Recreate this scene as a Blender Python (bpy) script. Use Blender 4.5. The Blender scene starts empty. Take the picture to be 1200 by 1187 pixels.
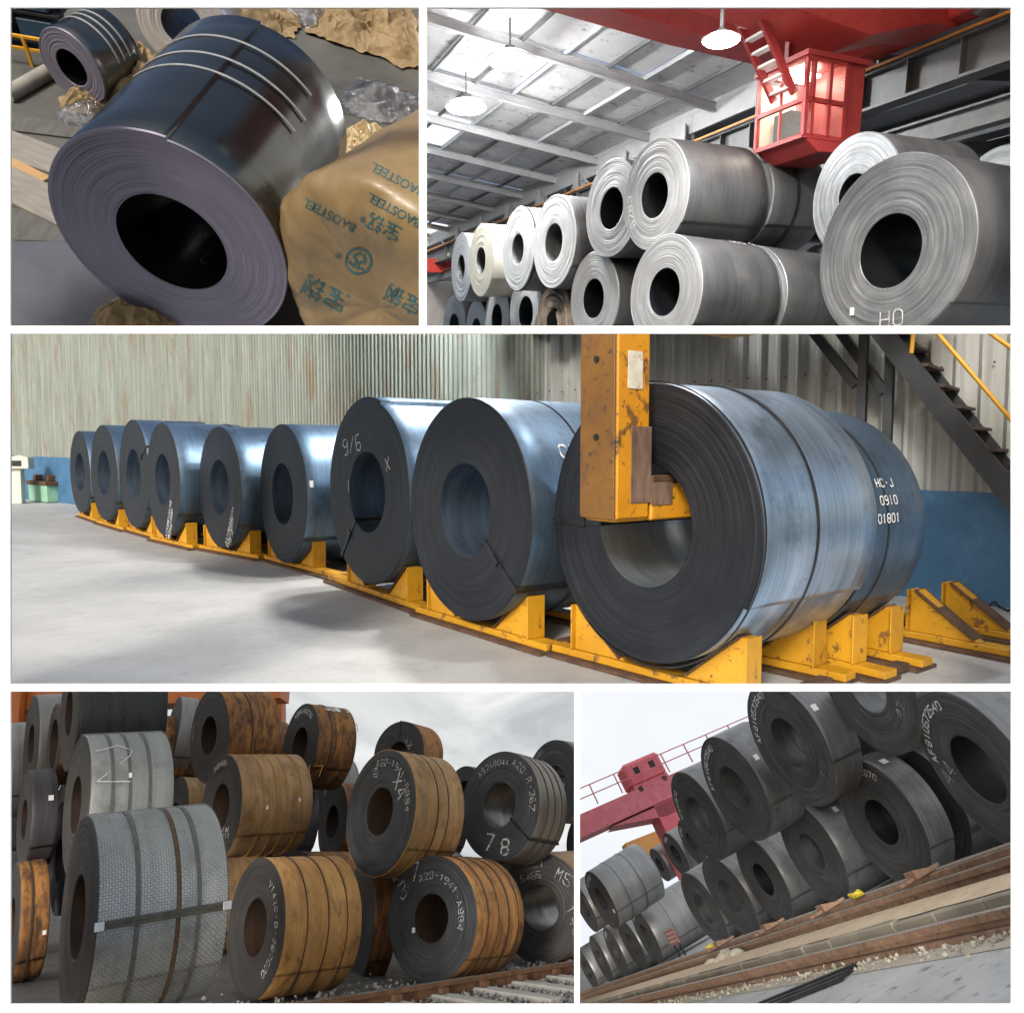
import bpy, bmesh, math, random
from mathutils import Vector as V, Matrix, noise as mnoise
random.seed(7)
rad = math.radians
SC = bpy.context.scene
COL = SC.collection

# ------------------------------------------------------------------ camera, sky, sun, exposure
cam_d = bpy.data.cameras.new("camera"); cam = bpy.data.objects.new("camera", cam_d); COL.objects.link(cam)
cam.location = (0, 0, 0); cam.rotation_euler = (rad(90), 0, 0)
cam_d.sensor_fit = 'HORIZONTAL'; cam_d.sensor_width = 36; cam_d.lens = 27; cam_d.clip_start = .05; cam_d.clip_end = 3000
SC.camera = cam
SUN_EL, SUN_AZ = 27, -22          # degrees; azimuth measured from straight behind the camera towards the right
w = bpy.data.worlds.new("World"); SC.world = w; w.use_nodes = True
nt = w.node_tree; nt.nodes.clear()
sky = nt.nodes.new('ShaderNodeTexSky'); sky.sky_type = 'NISHITA'; sky.sun_disc = False
sky.sun_elevation = rad(SUN_EL); sky.sun_rotation = rad(180 - SUN_AZ); sky.dust_density = 3; sky.ozone_density = 1.0
bg = nt.nodes.new('ShaderNodeBackground'); bg.inputs[1].default_value = .13
wo = nt.nodes.new('ShaderNodeOutputWorld')
nt.links.new(sky.outputs[0], bg.inputs[0]); nt.links.new(bg.outputs[0], wo.inputs[0])
sd = bpy.data.lights.new("sun", 'SUN'); sd.energy = 2.4; sd.angle = rad(12); sd.color = (1, .96, .9)
sun = bpy.data.objects.new("sun", sd); COL.objects.link(sun)
to_sun = V((math.sin(rad(SUN_AZ)) * math.cos(rad(SUN_EL)), -math.cos(rad(SUN_AZ)) * math.cos(rad(SUN_EL)), math.sin(rad(SUN_EL))))
sun.rotation_euler = to_sun.to_track_quat('Z', 'Y').to_euler()
SC.view_settings.view_transform = 'Standard'; SC.view_settings.look = 'None'; SC.view_settings.exposure = 0.6
SC.view_settings.gamma = 1; SC.view_settings.use_curve_mapping = False
SC.cycles.use_denoising = True; SC.cycles.max_bounces = 6; SC.cycles.diffuse_bounces = 3; SC.cycles.glossy_bounces = 3
SC.cycles.transparent_max_bounces = 12; SC.cycles.sample_clamp_indirect = 6; SC.cycles.caustics_reflective = False; SC.cycles.caustics_refractive = False

# ------------------------------------------------------------------ helpers
class Frame:
    """a local place: origin at the eye, three axes, uniform size"""
    def __init__(s, x, y, z, k=1.0):
        s.x, s.y, s.z = V(x).normalized(), V(y).normalized(), V(z).normalized(); s.k = k
        m = Matrix.Identity(4)
        for i in range(3): m[i][0], m[i][1], m[i][2] = s.x[i] * k, s.y[i] * k, s.z[i] * k
        s.M = m; s.Mi = m.inverted()
    def on(s, u, v, z=None, p=None, n=None):
        """local point where the line of sight (u, v) meets the level z, or the plane through p with normal n"""
        d = s.Mi.to_3x3() @ V(((u - 600) / 900, 1, (593.5 - v) / 900))
        if p is None: p, n = V((0, 0, z)), V((0, 0, 1))
        return d * (V(p).dot(V(n)) / d.dot(V(n)))
def pitched(vh, k=1.0):
    p = math.atan((593.5 - vh) / 900)
    return Frame((1, 0, 0), (0, math.cos(p), math.sin(p)), (0, -math.sin(p), math.cos(p)), k)

PANEL = {}; cur = [None]
def link(o, parent=None, M=None):
    COL.objects.link(o)
    if parent is not None: o.parent = parent
    if M is not None: o.matrix_basis = M
    PANEL[o.name] = cur[0]
    return o
def tag(o, label=None, cat=None, group=None, kind=None):
    if label: o["label"] = label
    if cat: o["category"] = cat
    if group: o["group"] = group
    if kind: o["kind"] = kind
    return o
def empty(name, M, label, cat, group=None):
    o = bpy.data.objects.new(name, None); o.empty_display_size = .1
    return tag(link(o, None, M), label, cat, group)
T = Matrix.Translation
def RZ(a): return Matrix.Rotation(a, 4, 'Z')
def basis(o, x, y, z):
    m = Matrix.Identity(4)
    for i in range(3): m[i][0], m[i][1], m[i][2], m[i][3] = x[i], y[i], z[i], o[i]
    return m

class G:
    def __init__(s): s.v = []; s.f = []; s.m = []; s.sm = []
    def add(s, vs, fs, mi=0, smooth=False):
        b = len(s.v); s.v += [V(p) for p in vs]
        for f in fs: s.f.append([b + i for i in f]); s.m.append(mi); s.sm.append(smooth)
        return s
    def box(s, c, d, R=None, mi=0):
        c = V(c); hx, hy, hz = d[0] / 2, d[1] / 2, d[2] / 2
        vs = [V((x, y, z)) for x in (-hx, hx) for y in (-hy, hy) for z in (-hz, hz)]
        if R is not None: vs = [R @ p for p in vs]
        return s.add([p + c for p in vs], [(0, 1, 3, 2), (4, 6, 7, 5), (0, 4, 5, 1), (2, 3, 7, 6), (0, 2, 6, 4), (1, 5, 7, 3)], mi)
    def bar(s, a, b, wd, ht, up=(0, 0, 1), mi=0):
        a, b = V(a), V(b); y = (b - a); L = y.length; y.normalize(); x = y.cross(V(up)).normalized(); z = x.cross(y)
        R = Matrix((x, y, z)).transposed()
        return s.box((a + b) / 2, (wd, L, ht), R, mi)
    def ibeam(s, a, b, wd, ht, t, up=(0, 0, 1), mi=0):
        a, b = V(a), V(b); y = (b - a).normalized(); x = y.cross(V(up)).normalized(); z = x.cross(y)
        s.bar(a + z * (ht / 2 - t / 2), b + z * (ht / 2 - t / 2), wd, t, up, mi)
        s.bar(a - z * (ht / 2 - t / 2), b - z * (ht / 2 - t / 2), wd, t, up, mi)
        return s.bar(a, b, t, ht - 2 * t, up, mi)
    def tube(s, pts, r, n=10, mi=0, caps=True):
        pts = [V(p) for p in pts]; rings = []
        for i, p in enumerate(pts):
            d = (pts[min(i + 1, len(pts) - 1)] - pts[max(i - 1, 0)]).normalized()
            x = d.cross(V((0, 0, 1)) if abs(d.z) < .9 else V((1, 0, 0))).normalized(); y = d.cross(x)
            rings.append([p + (x * math.cos(2 * math.pi * k / n) + y * math.sin(2 * math.pi * k / n)) * r for k in range(n)])
        vs = [q for rg in rings for q in rg]
        fs = [(i * n + k, i * n + (k + 1) % n, (i + 1) * n + (k + 1) % n, (i + 1) * n + k) for i in range(len(pts) - 1) for k in range(n)]
        s.add(vs, fs, mi, True)
        if caps: s.add(rings[0], [list(range(n))], mi); s.add(rings[-1], [list(range(n - 1, -1, -1))], mi)
        return s
    def prism(s, poly, a, b, mi=0):
        """polygon points extruded by the vector b-a"""
        n = len(poly); d = V(b) - V(a); p0 = [V(p) + V(a) for p in poly]; p1 = [p + d for p in p0]
        return s.add(p0 + p1, [list(range(n - 1, -1, -1)), list(range(n, 2 * n))] + [(i, (i + 1) % n, n + (i + 1) % n, n + i) for i in range(n)], mi)
    def build(s, name, mats, parent=None, M=None, bevel=0, fix=True):
        me = bpy.data.meshes.new(name); me.from_pydata([tuple(p) for p in s.v], [], s.f)
        for m in (mats if isinstance(mats, (list, tuple)) else [mats]): me.materials.append(m)
        me.polygons.foreach_set('material_index', s.m); me.polygons.foreach_set('use_smooth', s.sm)
        if bevel or fix:
            bm = bmesh.new(); bm.from_mesh(me)
            if fix: bmesh.ops.recalc_face_normals(bm, faces=bm.faces[:])
            if bevel: bmesh.ops.bevel(bm, geom=bm.edges[:], offset=bevel, segments=1, affect='EDGES', clamp_overlap=True)
            bm.to_mesh(me); bm.free()
        return link(bpy.data.objects.new(name, me), parent, M)

# ------------------------------------------------------------------ materials
MATS = {}
class NB:
    def __init__(s, name):
        s.m = bpy.data.materials.new(name); s.m.use_nodes = True; s.t = s.m.node_tree
        s.b = s.t.nodes['Principled BSDF']; s.out = s.t.nodes['Material Output']
        MATS[name] = s.m
    def n(s, typ, **kw):
        nd = s.t.nodes.new('ShaderNode' + typ)
        for k, v in kw.items(): setattr(nd, k, v)
        return nd
    def set(s, sock, v):
        if isinstance(v, bpy.types.NodeSocket): s.t.links.new(v, sock)
        elif v is not None: sock.default_value = v if not (isinstance(v, (tuple, list)) and len(v) == 3 and sock.type == 'RGBA') else (*v, 1)
    def math(s, op, a, b=None, c=None, clamp=False):
        nd = s.n('Math', operation=op, use_clamp=clamp)
        for i, x in enumerate((a, b, c)):
            if x is not None: s.set(nd.inputs[i], x)
        return nd.outputs[0]
    def mix(s, fac, a, b, mode='MIX'):
        nd = s.n('Mix', data_type='RGBA', blend_type=mode)
        s.set(nd.inputs[0], fac); s.set(nd.inputs[6], a); s.set(nd.inputs[7], b); return nd.outputs[2]
    def ramp(s, x, a, b):
        nd = s.n('MapRange', clamp=True); s.set(nd.inputs[0], x); nd.inputs[1].default_value = a; nd.inputs[2].default_value = b; return nd.outputs[0]
    def xyz(s, x, y, z):
        nd = s.n('CombineXYZ')
        for i, q in enumerate((x, y, z)): s.set(nd.inputs[i], q)
        return nd.outputs[0]
    def noise(s, vec, scale, detail=4, rough=.55, dist=0):
        nd = s.n('TexNoise'); s.set(nd.inputs['Vector'], vec); nd.inputs['Scale'].default_value = scale
        nd.inputs['Detail'].default_value = detail; nd.inputs['Roughness'].default_value = rough; nd.inputs['Distortion'].default_value = dist
        return nd.outputs[0]
    def obj(s):
        tc = s.n('TexCoord'); return tc.outputs['Object']
    def rnd(s): return s.n('ObjectInfo').outputs['Random']
    def sep(s, v): nd = s.n('SeparateXYZ'); s.set(nd.inputs[0], v); return nd.outputs
    def scl(s, v, sx, sy, sz):
        nd = s.n('VectorMath', operation='MULTIPLY'); s.set(nd.inputs[0], v); nd.inputs[1].default_value = (sx, sy, sz); return nd.outputs[0]
    def bump(s, h, st=.3, dist=.01):
        nd = s.n('Bump'); s.set(nd.inputs['Height'], h); nd.inputs['Strength'].default_value = st; nd.inputs['Distance'].default_value = dist
        s.t.links.new(nd.outputs[0], s.b.inputs['Normal'])
    def pbr(s, col=None, rough=None, metal=None):
        s.set(s.b.inputs['Base Color'], col); s.set(s.b.inputs['Roughness'], rough); s.set(s.b.inputs['Metallic'], metal); return s.m
    def coil(s):
        x, y, z = s.sep(s.obj()); r = s.math('SQRT', s.math('ADD', s.math('MULTIPLY', x, x), s.math('MULTIPLY', z, z)))
        return r, s.math('ARCTAN2', x, z), y, s.math('MULTIPLY', s.rnd(), 57.), x, z

def face_mat(name, dark, light, rough=.5, metal=.3, lines=70, contrast=.6, rust=None, rust_amt=0, bump=.35):
    b = NB(name); r, a, y, rn, x, z = b.coil(); ca, sa = b.math('COSINE', a), b.math('SINE', a)
    fine = b.noise(b.xyz(b.math('MULTIPLY', r, lines), b.math('MULTIPLY', ca, .9), b.math('ADD', b.math('MULTIPLY', sa, .9), rn)), 1.0, 5, .7)
    broad = b.noise(b.xyz(b.math('MULTIPLY', r, lines * .13), b.math('MULTIPLY', ca, .6), b.math('ADD', b.math('MULTIPLY', sa, .6), rn)), 1.0, 3, .6)
    blot = b.noise(b.xyz(x, rn, z), 3.2, 6, .65)
    f = b.math('ADD', b.math('MULTIPLY', b.ramp(fine, .32, .72), contrast), b.math('MULTIPLY', b.ramp(broad, .3, .7), .35))
    f = b.math('MULTIPLY', f, b.math('ADD', .45, b.math('MULTIPLY', b.ramp(blot, .3, .75), .75)), clamp=True)
    col = b.mix(f, dark, light)
    if rust: col = b.mix(b.math('MULTIPLY', b.ramp(b.noise(b.xyz(x, rn, z), 5.5, 7, .7), .52, .72), rust_amt), col, rust)
    b.bump(fine, bump, .006)
    return b.pbr(col, b.math('ADD', rough - .12, b.math('MULTIPLY', blot, .25)), metal)

def side_mat(name, c1, c2, rough=.35, metal=.7, streak=45, rust=None, rust_amt=0., patch=None, bump=.12, spec=None, aniso=0, runs=None):
    b = NB(name); r, a, y, rn, x, z = b.coil(); ca, sa = b.math('COSINE', a), b.math('SINE', a)
    ring = b.noise(b.xyz(b.math('MULTIPLY', y, streak), b.math('MULTIPLY', ca, .7), b.math('ADD', b.math('MULTIPLY', sa, .7), rn)), 1.0, 5, .65)
    band = b.noise(b.xyz(b.math('MULTIPLY', y, 3.2), b.math('MULTIPLY', ca, .5), b.math('ADD', b.math('MULTIPLY', sa, .5), rn)), 1.0, 3, .5)
    blot = b.noise(b.xyz(b.math('ADD', x, rn), y, z), 2.6, 7, .68)
    f = b.math('ADD', b.math('MULTIPLY', b.ramp(ring, .36, .64), .5), b.math('MULTIPLY', b.ramp(band, .36, .64), .5), clamp=True)
    col = b.mix(f, c1, c2)
    if runs:
        rr_ = b.noise(b.xyz(b.math('MULTIPLY', y, 11), b.math('MULTIPLY', ca, 1.6), b.math('ADD', b.math('MULTIPLY', sa, 1.6), rn)), 1.0, 7, .72, .5)
        col = b.mix(b.math('MULTIPLY', b.ramp(rr_, .5, .62), .8), col, runs)
    if patch: col = b.mix(b.math('MULTIPLY', b.ramp(blot, .5, .66), .7), col, patch)
    if rust:
        rm = b.ramp(b.noise(b.xyz(b.math('ADD', x, rn), b.math('MULTIPLY', y, 2.2), z), 3.6, 8, .72, .4), .62 - rust_amt * .4, .74 - rust_amt * .3)
        col = b.mix(b.math('MULTIPLY', rm, min(1, .5 + rust_amt)), col, rust)
    ro = b.math('ADD', rough - .1, b.math('ADD', b.math('MULTIPLY', blot, .14), b.math('MULTIPLY', ring, .1)))
    b.bump(b.math('ADD', ring, b.math('MULTIPLY', blot, .5)), bump, .006)
    if aniso: b.b.inputs['Anisotropic'].default_value = aniso
    return b.pbr(col, ro, metal)

def plain(name, c1, c2, scale=6, rough=.6, metal=0, lo=.35, hi=.7, bump=.15, c3=None, s3=25, stretch=(1, 1, 1), dist=.01):
    b = NB(name); o = b.scl(b.obj(), *stretch); n1 = b.noise(o, scale, 7, .65)
    col = b.mix(b.ramp(n1, lo, hi), c1, c2)
    if c3: col = b.mix(b.ramp(b.noise(o, s3, 6, .7), .56, .68), col, c3)
    b.bump(b.noise(o, scale * 6, 5, .7), bump, dist)
    return b.pbr(col, b.math('ADD', rough - .1, b.math('MULTIPLY', n1, .2)), metal)

WHITE = plain('white_paint', (.86, .86, .86), (.9, .9, .9), 3, .6, bump=.02)
def patchy(name, col, lo, hi, scale):
    """chalk or worn paint: broken up where it did not take"""
    b = NB(name); o = b.obj(); b.pbr(col, .9, 0); tr = b.n('BsdfTransparent'); mx = b.n('MixShader')
    b.set(mx.inputs[0], b.math('MULTIPLY', b.ramp(b.noise(o, scale, 4, .7), lo, hi), b.ramp(b.noise(o, scale * .12, 3, .6), .25, .5)))
    b.t.links.new(tr.outputs[0], mx.inputs[1]); b.t.links.new(b.b.outputs[0], mx.inputs[2]); b.t.links.new(mx.outputs[0], b.out.inputs[0]); return b.m
CHALK = patchy('chalk', (.62, .62, .60), .34, .62, 45)
DOTPAINT = patchy('marking_paint', (.74, .75, .75), .22, .5, 60)
LABELM = plain('paper_label', (.72, .72, .72), (.85, .85, .85), 30, .7, bump=0)
STRAPM = plain('strap_steel', (.02, .022, .026), (.05, .05, .055), 8, .4, .6)
STRAPR = plain('strap_rusted', (.05, .025, .012), (.12, .06, .025), 14, .75, .2)

# ------------------------------------------------------------------ stroke lettering (chalk and spray marks)
STROKE = {'0': '10 30 41 45 36 16 05 01 10', '1': '15 26 20', '2': '05 16 36 45 44 00 40', '3': '05 16 36 45 44 33 13|33 42 41 30 10 01',
 '4': '30 36 02 42', '5': '46 06 03 33 42 41 30 10 01', '6': '36 16 05 01 10 30 41 42 33 13 02', '7': '06 46 10',
 '8': '13 04 05 16 36 45 44 33 13 02 01 10 30 41 42 33', '9': '10 30 41 45 36 16 05 04 13 33 44', 'A': '00 26 40|12 32', 'F': '00 06 46|03 33',
 'T': '06 46|20 26', 'X': '00 46|06 40', 'H': '00 06|40 46|03 43', 'C': '45 36 16 05 01 10 30 41', 'J': '46 41 30 10 01', 'P': '00 06 36 45 44 33 03',
 'Y': '06 23 46|23 20', 'M': '00 06 23 46 40', 'E': '46 06 00 40|03 33', 'V': '06 20 46', 'L': '06 00 40', 'N': '00 06 40 46', 'S': '45 36 16 05 04 33 42 41 30 10 01',
 '-': '13 33', '/': '00 46', '(': '36 15 11 30', 'o': '10 30 41 43 34 14 03 01 10', 'D': '00 06 26 45 41 20 00', ' ': ''}
def strokes(txt, size, jit=.0, rnd=random):
    """list of segments ((x0,y0),(x1,y1)), text starting at x=0, baseline y=0"""
    out = []; x = 0; k = size / 6
    for ch in txt:
        for pl in STROKE.get(ch, '').split('|'):
            ps = [(x + (int(p[0]) + rnd.uniform(-jit, jit)) * k, (int(p[1]) + rnd.uniform(-jit, jit)) * k) for p in pl.split()]
            out += list(zip(ps[:-1], ps[1:]))
        x += 6 * k
    return out, x - 2 * k
def ribbon(segs, wd, fmap, dots=0):
    g = G()
    for (a, b) in segs:
        dx, dy = b[0] - a[0], b[1] - a[1]; L = math.hypot(dx, dy)
        if L < 1e-6: continue
        ux, uy = dx / L, dy / L
        parts = [(a, b)] if not dots else [((a[0] + ux * t, a[1] + uy * t), (a[0] + ux * min(L, t + dots * .62), a[1] + uy * min(L, t + dots * .62))) for t in [i * dots for i in range(int(L / dots) + 1)]]
        for p, q in parts:
            h = wd / 2; px, py = -uy * h, ux * h
            g.add([fmap(p[0] + px - ux * h * .5, p[1] + py - uy * h * .5), fmap(p[0] - px - ux * h * .5, p[1] - py - uy * h * .5),
                   fmap(q[0] - px + ux * h * .5, q[1] - py + uy * h * .5), fmap(q[0] + px + ux * h * .5, q[1] + py + uy * h * .5)], [(0, 1, 2, 3)])
    return g

# ------------------------------------------------------------------ steel coil
def coil_mesh(R, L, r, n=112, rings=26, tele=.006, lap=.012, seed=0, taper=0, lap_at=2.2):
    rnd = random.Random(seed); prof = []   # (radius, y, lap weight, material)
    off = 0
    for i in range(rings + 1):
        t = i / rings; off = off * .5 + rnd.uniform(-tele, tele)
        prof.append((r + (R - r) * t, off if i not in (0,) else .004, t ** 3, 0))
    prof[-1] = (R - .006, 0., 1, 0)
    prof.append((R, .007, 1, 1)); NSIDE = 6
    for i in range(1, NSIDE): prof.append((R + rnd.uniform(-.0025, .0025), L * i / NSIDE, 1, 1))
    prof.append((R, L - .007, 1, 1)); prof.append((R - .006, L, 1, 0)); prof.append((r, L, 0, 0)); prof.append((r, L * .5, 0, 2)); prof.append((r, .004, 0, 2))
    vs, fs, ms = [], [], []; m = len(prof)
    for k in range(n + 1):
        th = lap_at + 2 * math.pi * k / n; fr = k / n
        for (rr, y, wgt, mi) in prof:
            q = (rr - lap * wgt * (1 - fr) + .003 * wgt * math.sin(3 * th + seed)) * (1 - taper * y / L)
            if mi == 0 and y < L * .5: y = y + tele * 1.6 * mnoise.noise(V((rr * 26 + seed, 1.4 * math.sin(th), 1.4 * math.cos(th))))
            vs.append((q * math.sin(th), y, q * math.cos(th)))
    mat_of = [0] * rings + [0] + [1] * (NSIDE + 0) + [0, 0, 2, 2]
    for k in range(n):
        for j in range(m - 1):
            fs.append((k * m + j, k * m + j + 1, (k + 1) * m + j + 1, (k + 1) * m + j)); ms.append(mat_of[j] if j < len(mat_of) else 2)
    for j in range(rings - 6, rings + NSIDE + 2):
        fs.append((n * m + j, n * m + j + 1, j + 1, j)); ms.append(mat_of[j])
    g = G(); g.v = [V(p) for p in vs]; g.f = [list(f) for f in fs]; g.m = ms
    # creases at the rims are kept by using flat end rings; the side and bore are smooth
    g.sm = [x != 0 for x in ms]
    return g

def put_coil(fit, mats, label, group, up, r=.42, k=1.0, cat='steel coil', name='steel_coil', rings=40, tele=.0016, lap=.012, seed=0, deco=(), n=112, lap_at=2.2, Lmin=0, taper=0):
    c, a, R, L = fit; c = V(c) * k; a = V(a).normalized(); R *= k; L = max(L, Lmin) * k; r = r * R
    z = (V(up) - a * a.dot(V(up))).normalized(); x = a.cross(z)
    root = empty(name, basis(c + a * L / 2 - z * R, x, a, z), label, cat, group)
    M = T((0, -L / 2, R))
    roll = coil_mesh(R, L, r, n, rings, tele, lap, seed, taper, lap_at).build('roll', mats, root, M, fix=False)
    for d in deco: d(root, M, R, L, r)
    return root
# decorations --------------------------------------------------------
def d_text(txt, size, wd, at, ang=0, mat=None, jit=.0, dots=0, off=.011, cx=True):
    """straight lettering on the end face, at = (x, z) as shares of R, ang = tilt in degrees"""
    def f(root, M, R, L, r):
        segs, W = strokes(txt, size * R, jit); ca, sa = math.cos(rad(ang)), math.sin(rad(ang)); x0 = -W / 2 if cx else 0
        ribbon(segs, wd * R, lambda x, y: V((at[0] * R + (x + x0) * ca - (y - size * R / 2) * sa, -off, at[1] * R + (x + x0) * sa + (y - size * R / 2) * ca)), dots).build('lettering', mat or CHALK, root, M, fix=False)
    return f
def d_arc(txt, size, wd, rho, ang, mat=None, jit=.0, dots=0, off=.011):
    """lettering following the rim, centred at ang degrees clockwise from the top"""
    def f(root, M, R, L, r):
        segs, W = strokes(txt, size * R, jit); q = rho * R
        def mp(x, y):
            th = rad(ang) + (x - W / 2) / q; return V(((q + y) * math.sin(th), -off, (q + y) * math.cos(th)))
        ribbon(segs, wd * R, mp, dots).build('lettering', mat or DOTPAINT, root, M, fix=False)
    return f
def d_side(txt, size, wd, y, ang, mat=None, jit=0., dots=0, rot=False):
    """lettering on the curved side; y share of length, ang clockwise from the top"""
    def f(root, M, R, L, r):
        segs, W = strokes(txt, size * R, jit); q = R + .009
        def mp(x, t):
            if rot: x, t = -t, x
            th = rad(ang) - (t) / q; return V((q * math.sin(th), y * L + x, q * math.cos(th)))
        ribbon(segs, wd * R, mp, dots).build('lettering', mat or DOTPAINT, root, M, fix=False)
    return f
def ring_band(R, y0, wd, th, a0=0, a1=2 * math.pi, n=96):
    g = G(); full = abs(a1 - a0 - 2 * math.pi) < 1e-6
    prof = [(R - .004, y0), (R + th, y0), (R + th, y0 + wd), (R - .004, y0 + wd)]
    for k in range(n + 1):
        t = a0 + (a1 - a0) * k / n
        for (q, y) in prof: g.v.append(V((q * math.sin(t), y, q * math.cos(t))))
    for k in range(n):
        for j in range(3): g.f.append([k * 4 + j, k * 4 + j + 1, k * 4 + 5 + j, k * 4 + 4 + j]); g.m.append(0); g.sm.append(False)
    return g
def d_band(y, wd=.035, mat=None, th=.005, name='strap'):
    def f(root, M, R, L, r): ring_band(R, y * L - wd / 2, wd, th).build(name, mat or STRAPM, root, M, fix=False)
    return f
def d_eye(ang, wd=.045, mat=None, buckle=True):
    """a strap through the bore and over the side, at ang degrees clockwise from the top"""
    def f(root, M, R, L, r):
        g = G(); t = rad(ang); d = V((math.sin(t), 0, math.cos(t))); tx = V((math.cos(t), 0, -math.sin(t))); h = .007
        pts = [(r - h, -h), (R + h + .002, -.011), (R + h + .002, L + .011), (r - h, L + h), (r - h, -h)]
        for (q0, y0), (q1, y1) in zip(pts[:-1], pts[1:]):
            g.bar(d * q0 + V((0, y0, 0)), d * q1 + V((0, y1, 0)), wd, .006, up=tx.cross(d * (q1 - q0) + V((0, y1 - y0, 0))))
        s = g.build('strap', mat or STRAPM, root, M)
        if buckle:
            q = r + (R - r) * .3; G().bar(d * q + V((0, -.018, 0)), d * (q + .09) + V((0, -.018, 0)), wd * 1.3, .012, up=(0, 1, 0)).build('buckle', STRAPM, s)
    return f
def d_sticker(y, ang, sy=.1, sx=.09, face=None):
    def f(root, M, R, L, r):
        g = G()
        if face is None:
            q = R + .008; t0, t1 = rad(ang) - sx / 2 / R, rad(ang) + sx / 2 / R
            g.add([(q * math.sin(t), yy, q * math.cos(t)) for t in (t0, t1) for yy in (y * L - sy / 2, y * L + sy / 2)], [(0, 1, 3, 2)])
        else:
            g.add([(face[0] * R + x, -.012, face[1] * R + zz) for x in (-sx / 2, sx / 2) for zz in (-sy / 2, sy / 2)], [(0, 1, 3, 2)])
        g.build('sticker', LABELM, root, M, fix=False)
    return f

# ================================================================== white panel standing for the border bars between the five views
D = 4.0; PX = D / 900
cur[0] = 0
def wx(u): return (u - 600) * PX
def wz(v): return (593.5 - v) * PX
g = G()
def strip(u0, u1, v0, v1):
    g.box((wx((u0 + u1) / 2), D + .006, wz((v0 + v1) / 2)), ((u1 - u0) * PX, .012, (v1 - v0) * PX))
strip(-350, 1550, -60, 9); strip(-350, 1550, 1177, 1230)
strip(-350, 12, 9, 1177); strip(1186, 1550, 9, 1177)
strip(12, 1186, 382, 391); strip(12, 1186, 801.5, 810)
strip(491, 500, 9, 382); strip(673, 679.5, 810, 1177)
tag(g.build('border_panel', WHITE), 'thin white panel standing for the borders around the five views', 'wall')

def divider(u, v0, v1, y1):
    g = G(); h = .004
    for Y in (D + .014, y1):
        for sx in (-h, h):
            for v in (v0, v1): g.v.append(V(((u - 600) / 900 * Y + sx, Y, (593.5 - v) / 900 * Y)))
    for f in ((0, 1, 3, 2), (4, 6, 7, 5), (0, 4, 5, 1), (2, 3, 7, 6), (0, 2, 6, 4), (1, 5, 7, 3)): g.f.append(list(f)); g.m.append(0); g.sm.append(False)
    tag(g.build('partition_wall', WHITE), kind='structure')
divider(495.6, 5, 384, 6.2); divider(676.2, 808, 1180, 7.0)

# ================================================================== MIDDLE: hall with a row of coils in yellow cradles
cur[0] = 3
F3 = pitched(531); UP3 = F3.z; FL3 = -1.62
FIT3={'c1':((-10.49, 18.634, 0.829),(0.749, 0.661, 0.046),1.000,1.30),'c2':((-8.767, 16.483, 0.716),(0.743, 0.668, 0.047),1.030,1.30),'c3':((-7.364, 14.939, 0.628),(0.762, 0.646, 0.045),1.057,1.30),'c4':((-6.079, 13.359, 0.465),(0.768, 0.638, 0.044),0.987,1.30),'c5':((-4.604, 12.068, 0.301),(0.771, 0.635, 0.044),0.956,1.30),'c6':((-3.206, 10.701, 0.173),(0.816, 0.577, 0.04),0.973,1.30),'c7':((-1.594, 8.409, 0.158),(0.813, 0.581, 0.04),1.034,1.30),'c8':((-0.421, 6.776, -0.033),(0.81, 0.585, 0.041),0.987,1.30),'c9':((0.909, 5.312, -0.127),(0.812, 0.582, 0.042),0.981,1.25)}
def floor_mat():
    b = NB('hall_concrete'); o = b.obj(); n1 = b.noise(o, .45, 9, .7, 0); n2 = b.noise(o, 1.7, 9, .78); n3 = b.noise(o, 22, 5, .75)
    col = b.mix(b.ramp(n1, .35, .68), (.33, .326, .315), (.47, .465, .45))
    col = b.mix(b.math('MULTIPLY', b.ramp(n2, .5, .72), .7), col, (.27, .268, .26))
    col = b.mix(b.math('MULTIPLY', b.ramp(n3, .58, .68), .5), col, (.2, .19, .18))
    b.bump(b.math('ADD', n2, b.math('MULTIPLY', n3, .6)), .25, .01)
    return b.pbr(col, b.math('ADD', .42, b.math('MULTIPLY', n2, .3)), 0)
FLOOR3 = floor_mat()
fl = G(); N = 24
fl.add([(-34, 3.5, FL3), (14, 3.5, FL3), (14, 44, FL3), (-34, 44, FL3)], [(0, 1, 2, 3)])
tag(fl.build('floor', FLOOR3, None, F3.M), kind='structure')

# back wall: separate corrugated sheets above a blue painted dado
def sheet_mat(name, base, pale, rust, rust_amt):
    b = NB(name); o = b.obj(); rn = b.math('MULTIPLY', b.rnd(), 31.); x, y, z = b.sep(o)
    st = b.noise(b.xyz(b.math('MULTIPLY', x, 7), rn, b.math('MULTIPLY', z, .35)), 1.0, 6, .7)  # vertical colour stripes: grime streaks plus painted shade of the corrugation folds
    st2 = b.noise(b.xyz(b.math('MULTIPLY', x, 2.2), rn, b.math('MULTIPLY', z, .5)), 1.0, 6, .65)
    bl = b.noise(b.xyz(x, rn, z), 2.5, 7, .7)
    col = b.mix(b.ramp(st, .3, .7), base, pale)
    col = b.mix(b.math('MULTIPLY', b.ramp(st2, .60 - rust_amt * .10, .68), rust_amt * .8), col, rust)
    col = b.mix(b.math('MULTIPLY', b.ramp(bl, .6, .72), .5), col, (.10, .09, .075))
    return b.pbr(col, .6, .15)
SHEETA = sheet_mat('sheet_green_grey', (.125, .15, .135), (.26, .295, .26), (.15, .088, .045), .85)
SHEETB = sheet_mat('sheet_grey', (.26, .27, .255), (.42, .42, .40), (.25, .2, .14), .35)
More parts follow.
